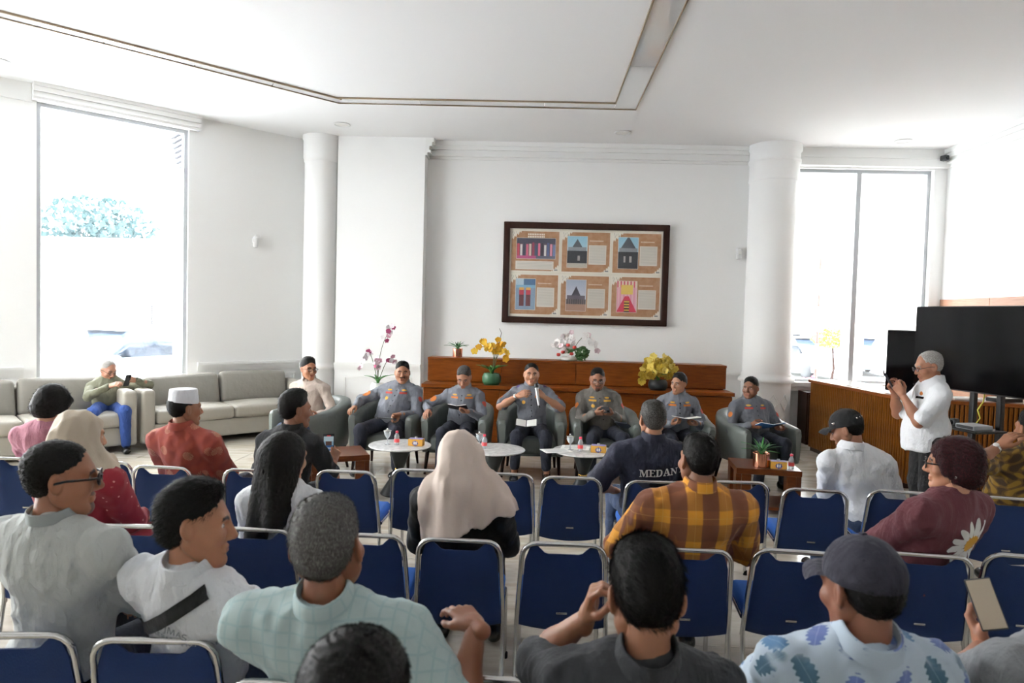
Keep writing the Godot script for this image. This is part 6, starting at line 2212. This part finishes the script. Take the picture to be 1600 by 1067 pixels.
func build_front_rows() -> void:
	var r := person({"label": "person in a pink shirt with black wavy hair, head bowed", "pos": Vector3(-3.45, 0, -4.78), "yaw": 6.0, "head": Vector3(-3.37, 1.13, -4.68), "hp": -28.0, "hy": -22.0, "hs": 1.06, "fat": 1.1, "shirt": M.pink_shirt, "collar": "none", "skin": "b08468", "hair": "bob", "vol": 0.008, "sleeve": 0.5, "slen": 0.03})
	r = person({"label": "woman in a beige hijab and red dotted dress", "pos": Vector3(-2.36, 0, -3.5), "yaw": -6.0, "head": Vector3(-2.31, 1.17, -3.42), "hy": -32.0, "hp": -6.0, "fat": 1.06, "loose": 0.014, "shirt": M.red_dots, "trousers": M.red_dots, "top_name": "dress", "legs_name": "skirt", "collar": "none", "skin": "a87a60", "face": 2})
	hijab(r, M.hijab2, 0.99, Vector3(0.0, -1, 0.0), 0.012, Basis.from_euler(Vector3(-0.1, -0.56, 0)), 0.72)
	r = person({"label": "man in a white prayer cap and red batik shirt", "pos": Vector3(-2.38, 0, -4.7), "yaw": -8.0, "head": Vector3(-2.405, 1.145, -4.64), "hy": -34.0, "fat": 1.12, "sw": 0.2, "shirt": M.batik_red, "collar": "shirt", "skin": "8d5f46", "hair": "under_cap", "sleeve": 0.2, "loose": 0.012})
	var kf := Field.new()
	kf.cap(Vector3(0, 0.05, 0.012), Vector3(0, 0.105, 0.012), 0.094, 0.088, 0.02)
	kf.plane(Vector3(0, -1, 0.12), Vector3(0, 0.042, 0))
	kf.plane(Vector3(0, 1, 0.0), Vector3(0, 0.135, 0))
	job(kf, 0.006)
	var kx: Transform3D = r.hx
	var ko: Node3D = r.o
	after.append(func() -> void: part(ko, "prayer_cap", Geo.new().add(kf.out, kx).mesh(), M.white_cloth))
	r = person({"label": "man in black with spiky black hair holding up a phone to film", "pos": Vector3(-1.74, 0, -4.7), "yaw": -12.0, "head": Vector3(-1.65, 1.155, -4.68), "hy": -38.0, "shirt": M.black_cloth, "collar": "band", "skin": "8a5c44", "hair": "wave", "sleeve": -0.8, "slen": 0.022, "lift": 0.5, "trousers": M.black_cloth,
		"ra": {"W": Vector3(-1.47, 0.74, -4.96), "pose": "hold", "dir": Vector3(0.0, 0.7, -0.4), "palm": Vector3(-0.6, 0, -0.6)}})
	M.film = pattern(48, 96, Vector3.ONE, 0.3, func(u: float, v: float) -> Color:
		if v < 0.06:
			return col("c43a3a") if absf(u - 0.5) < 0.2 else col("22262c")
		if v < 0.3:
			return col("bfd3d6")
		if v < 0.5:
			return col("5a4038") if absf(u - 0.5) < 0.3 else col("8fb3c4")
		return col("2f5f94") if fmod(v * 6, 1.0) < 0.6 else col("b9c4cc"))
	M.film.uv1_triplanar = false
	M.film.emission_enabled = true
	M.film.emission_texture = M.film.albedo_texture
	M.film.emission_energy_multiplier = 0.35
	var ph := thing("mobile_phone", "phone with a bright screen filming, held by the man in black", "phone")
	ph.transform = facing(Vector3(-1.515, 0.855, -5.0), Vector3(0.25, 0.1, 1))
	part(ph, "case", Geo.new().rbox(Vector3.ZERO, Vector3(0.08, 0.168, 0.009), 0.004, 2).mesh(), M.plastic_dark)
	var q := QuadMesh.new()
	q.size = Vector2(0.07, 0.15)
	part(ph, "screen", q, M.film, Transform3D(Basis(), Vector3(0, 0, 0.0052)))
	r = person({"label": "grey-haired man in a navy shirt lettered MEDAN on the back", "pos": Vector3(0.78, 0, -4.72), "yaw": 4.0, "head": Vector3(0.79, 1.165, -4.68), "hy": 6.0, "hs": 1.05, "fat": 1.18, "sw": 0.215, "shirt": M.navy_polo, "collar": "shirt", "skin": "a87458", "hair": "short", "hair_mat": M.hair_salt, "sleeve": -0.85, "trousers": M.jeans_dark, "loose": 0.006,
		"la": {"w": Vector3(-0.2, 0.62, -0.22), "pole": Vector3(-1, -0.4, 0.4)},
		"extra": func(p: Dictionary, so: Node3D) -> void:
			var tm := TextMesh.new()
			tm.text = "MEDAN M"
			var sf := SystemFont.new()
			sf.font_names = PackedStringArray(["Droid Serif"])
			sf.font_weight = 700
			tm.font = sf
			tm.font_size = 32
			tm.pixel_size = 0.0021
			tm.depth = 0.002
			part(so, "lettering", drape_mesh(tm, p.shirt, p.pel + p.u * p.len * 0.6 + p.rx * 0.07, p.fw, 0.06), M.white_plastic)})
	r = person({"label": "man in a white shirt and black cap looking down", "pos": Vector3(2.3, 0, -4.7), "yaw": 6.0, "head": Vector3(2.1, 1.135, -4.72), "hy": 48.0, "hp": -22.0, "fat": 1.14, "sw": 0.2, "drop": -0.06, "shirt": M.white_cloth, "skin": "8d6048", "hair": "under_cap", "sleeve": 0.3, "trousers": M.jeans_dark})
	cap_geo(r.o, r.hx, M.black_cloth, M.chrome)
	r = person({"label": "man in gold batik with a raised arm and silver watch", "pos": Vector3(3.12, 0, -4.62), "yaw": -6.0, "head": Vector3(3.2, 1.2, -4.55), "hy": 10.0, "fat": 1.15, "sw": 0.2, "shirt": M.batik_gold, "skin": "8a5c44", "hair": "short", "sleeve": -0.8,
		"la": {"W": Vector3(2.96, 1.09, -4.5), "pole": Vector3(-1, -0.5, 0.5), "pose": "relaxed", "dir": Vector3(0.55, 0.7, 0.1), "palm": Vector3(1, -0.4, -0.3)}})
	watch(r, 1, M.chrome)
	# second row
	r = person({"label": "woman with long straight black hair in a white blouse", "pos": Vector3(-1.27, 0, -3.48), "yaw": -6.0, "head": Vector3(-1.25, 1.095, -3.42), "hy": -22.0, "hp": -4.0, "sw": 0.172, "shirt": M.white_cloth, "top_name": "blouse", "collar": "none", "skin": "b58a72", "face": 2, "hair": "long", "vol": 0.004, "sleeve": 0.3, "loose": 0.01, "near": true, "comb": Vector3(0, -1, 0.1), "lift": 0.06, "slen": 0.05})
	r = person({"label": "woman in a pale beige hijab and black dress", "pos": Vector3(-0.35, 0, -3.47), "yaw": 0.0, "head": Vector3(-0.37, 1.135, -3.42), "hp": -4.0, "sw": 0.18, "fat": 1.06, "shirt": M.black_cloth, "trousers": M.black_cloth, "top_name": "dress", "legs_name": "skirt", "collar": "none", "skin": "a87a60", "face": 2, "loose": 0.01, "near": true})
	hijab(r, M.hijab, 0.79, Vector3(0.36, -1, 0.0), 0.011, Basis.from_euler(Vector3(-0.07, 0, 0)), 1.05)
	r = person({"label": "broad man in an orange and brown plaid shirt", "pos": Vector3(0.76, 0, -3.46), "yaw": 4.0, "head": Vector3(0.81, 1.155, -3.42), "hy": 10.0, "hs": 1.06, "fat": 1.32, "sw": 0.23, "shirt": M.plaid, "skin": "8c6049", "face": 1, "hair": "short", "sleeve": 0.25, "trousers": M.jeans_dark, "near": true, "loose": 0.008,
		"ra": {"w": Vector3(0.16, 0.62, -0.24), "pole": Vector3(1, -0.5, 0.35)}, "la": {"w": Vector3(-0.16, 0.62, -0.24), "pole": Vector3(-1, -0.5, 0.35)}})
	r = person({"label": "woman with short dark red hair in a maroon blouse with a daisy", "pos": Vector3(1.92, 0, -3.46), "yaw": 10.0, "head": Vector3(2.01, 1.185, -3.38), "hy": 52.0, "fat": 1.28, "sw": 0.2, "twist": 16.0, "shirt": M.maroon, "top_name": "blouse", "collar": "none", "skin": "b58266", "face": 2, "hair": "bob", "vol": 0.006, "hair_mat": M.hair_red, "sleeve": 0.6, "glasses": 0.021, "frame": 0.003, "near": true, "loose": 0.014, "slen": 0.03,
		"extra": func(p: Dictionary, so: Node3D) -> void:
			var c: Vector3 = p.pel + p.u * p.len * 0.6 + p.rx * 0.05
			var dir: Vector3 = p.fw + p.rx * 0.12
			var right := Vector3.UP.cross(-dir).normalized()
			for k in 13:
				var a := TAU * k / 13
				part(so, "daisy_petal", patch(p.shirt, c + (right * cos(a) + Vector3.UP * sin(a)) * 0.088, dir, 0.095, 0.036, a, true), M.white_plastic)
			part(so, "daisy_centre", patch(p.shirt, c, dir + p.rx * 0.001, 0.082, 0.095, 0.0, true), M.yellow)})
	var er := Geo.new().rbox(Vector3(-0.083, -0.04, 0.012), Vector3(0.01, 0.014, 0.01), 0.003, 2).xf(r.hx)
	part(r.o, "earring", er.mesh(), M.chrome)

func build_near_rows() -> void:
	var r := person({"label": "man with sunglasses, goatee and an off-white band-collar shirt", "pos": Vector3(-1.68, 0, -2.38), "yaw": -8.0, "head": Vector3(-1.62, 1.245, -2.3), "hy": -54.0, "hs": 1.06, "fat": 1.14, "sw": 0.205, "shirt": M.off_white, "collar": "band", "collar_mat": mat("9fa5a4", 0.9), "skin": "8f6046", "face": 1, "hair": "fade", "beard": 2, "glasses": 0.019, "lens": M.dark_lens, "frame": 0.0035, "sleeve": 0.9, "near": true, "fold": 0.014, "slen": 0.006, "lift": 0.5, "loose": 0.008, "strands": 5000})
	r = person({"label": "young man in a white polo shirt with a black bag strap", "pos": Vector3(-1.15, 0, -2.34), "yaw": -14.0, "head": Vector3(-1.1, 1.13, -2.2), "hy": -60.0, "hr": 10.0, "hs": 1.1, "fat": 1.06, "sw": 0.2, "drop": -0.12, "shirt": M.white_cloth, "collar": "shirt", "skin": "9a684c", "hair": "wave", "sleeve": -0.85, "near": true, "slen": 0.02, "lift": 0.45, "strands": 4500, "trousers": M.jeans_dark,
		"extra": func(p: Dictionary, so: Node3D) -> void:
			var rows := []
			for j in 16:
				var t := j / 15.0
				var row := PackedVector3Array()
				for k in 4:
					var c: Vector3 = p.nk + (p.rx as Vector3) * lerpf(0.12, -0.22, t) - p.u * lerpf(0.02, 0.3, t) + (p.u * 0.73 - p.rx * 0.68) * ((k / 3.0 - 0.5) * 0.046) - p.fw * 0.3
					row.append((p.shirt as Field).hit(c, p.fw, 0.6) - p.fw * 0.012)
				rows.append(row)
			var g := Geo.new()
			g.grid(rows)
			part(p.o, "bag_strap", g.mesh(), M.black_cloth)
			var sf := SystemFont.new()
			sf.font_names = PackedStringArray(["Droid Sans"])
			var lines := [["JMAS", 0.0015, 0.68], ["KEBARKA MEDAN", 0.0011, 0.6]]
			for l in lines:
				var tm := TextMesh.new()
				tm.text = l[0]
				tm.font = sf
				tm.font_size = 24
				tm.pixel_size = l[1]
				tm.depth = 0.001
				part(so, "lettering", drape_mesh(tm, p.shirt, p.pel + p.u * p.len * l[2] + p.rx * (0.045 if l[0] == "JMAS" else 0.06), p.fw, -0.35, 0.007), mat("8d939c", 0.8))})
	r = person({"label": "grey-haired man in a pale green shirt with an arm over the next chair", "pos": Vector3(-0.61, 0, -2.12), "yaw": -3.0, "head": Vector3(-0.585, 1.165, -1.94), "hs": 1.17, "hr": 4.0, "fat": 1.24, "sw": 0.225, "shirt": M.mint, "skin": "7d5038", "face": 1, "hair": "short", "hair_mat": M.hair_grey, "sleeve": -0.95, "loose": 0.016, "near": true, "fold": 0.012, "slen": 0.012, "lift": 0.4, "strands": 5000,
		"ra": {"W": Vector3(-0.155, 0.94, -1.98), "pole": Vector3(0.6, -1, 0.4), "dir": Vector3(-0.5, 0.1, -0.6), "palm": Vector3(0.1, -1, 0.1), "pose": "relaxed"}})
	r = person({"label": "dark-haired man in a charcoal polo shirt with a hand near his ear", "pos": Vector3(0.3, 0, -1.95), "yaw": 0.0, "head": Vector3(0.3, 1.12, -1.78), "hp": -24.0, "hs": 1.14, "fat": 1.08, "sw": 0.2, "shirt": M.dark_polo, "skin": "94664d", "hair": "wave", "sleeve": -0.85, "near": true, "slen": 0.03, "lift": 0.18, "strands": 5500, "comb": Vector3(0.25, -0.5, 0.8),
		"la": {"W": Vector3(0.16, 1.0, -1.93), "pole": Vector3(-0.7, -1, 0.1), "dir": Vector3(0.15, 0.8, 0.2), "palm": Vector3(0.9, 0, 0.2), "pose": "hold"}})
	r = person({"label": "man in a dark navy cap and a blue leaf-print shirt", "pos": Vector3(0.88, 0, -2.0), "yaw": 4.0, "head": Vector3(0.87, 1.15, -1.83), "hy": 16.0, "hp": -6.0, "hs": 1.06, "fat": 1.12, "sw": 0.2, "shirt": M.leafy, "skin": "7c4f38", "hair": "under_cap", "sleeve": -0.9, "near": true, "loose": 0.008})
	cap_geo(r.o, r.hx, cloth("23222f", 0.85), null)
	r = person({"label": "person in a grey shirt holding up a phone, head out of view", "pos": Vector3(1.44, 0, -2.0), "yaw": 12.0, "head": Vector3(1.46, 1.17, -1.86), "hy": 10.0, "fat": 1.12, "sw": 0.2, "shirt": M.grey_shirt, "collar": "none", "skin": "9a6a52", "hair": "short", "sleeve": -0.9, "near": true, "loose": 0.01,
		"la": {"W": Vector3(1.46, 0.83, -2.24), "pole": Vector3(-1, -0.6, 0.2), "dir": Vector3(0.0, 0.6, -0.5), "palm": Vector3(0.6, 0.3, 0.5), "pose": "hold"}})
	M.pale_screen = mat("b8ab97", 0.25)
	phone("phone with a pale screen held by the person in the grey shirt", facing(Vector3(1.46, 0.965, -2.24), Vector3(-0.35, 0.55, 1), Vector3(-0.25, 1, 0)), M.pale_screen)
	r = person({"label": "dark-haired person seated behind the man in the pale green shirt", "pos": Vector3(-0.27, 0, -1.12), "yaw": 0.0, "head": Vector3(-0.27, 1.215, -1.06), "hp": -8.0, "hs": 1.08, "shirt": M.dark_polo, "skin": "8a5c44", "hair": "fade", "near": true, "slen": 0.006, "lift": 0.5, "strands": 5000})
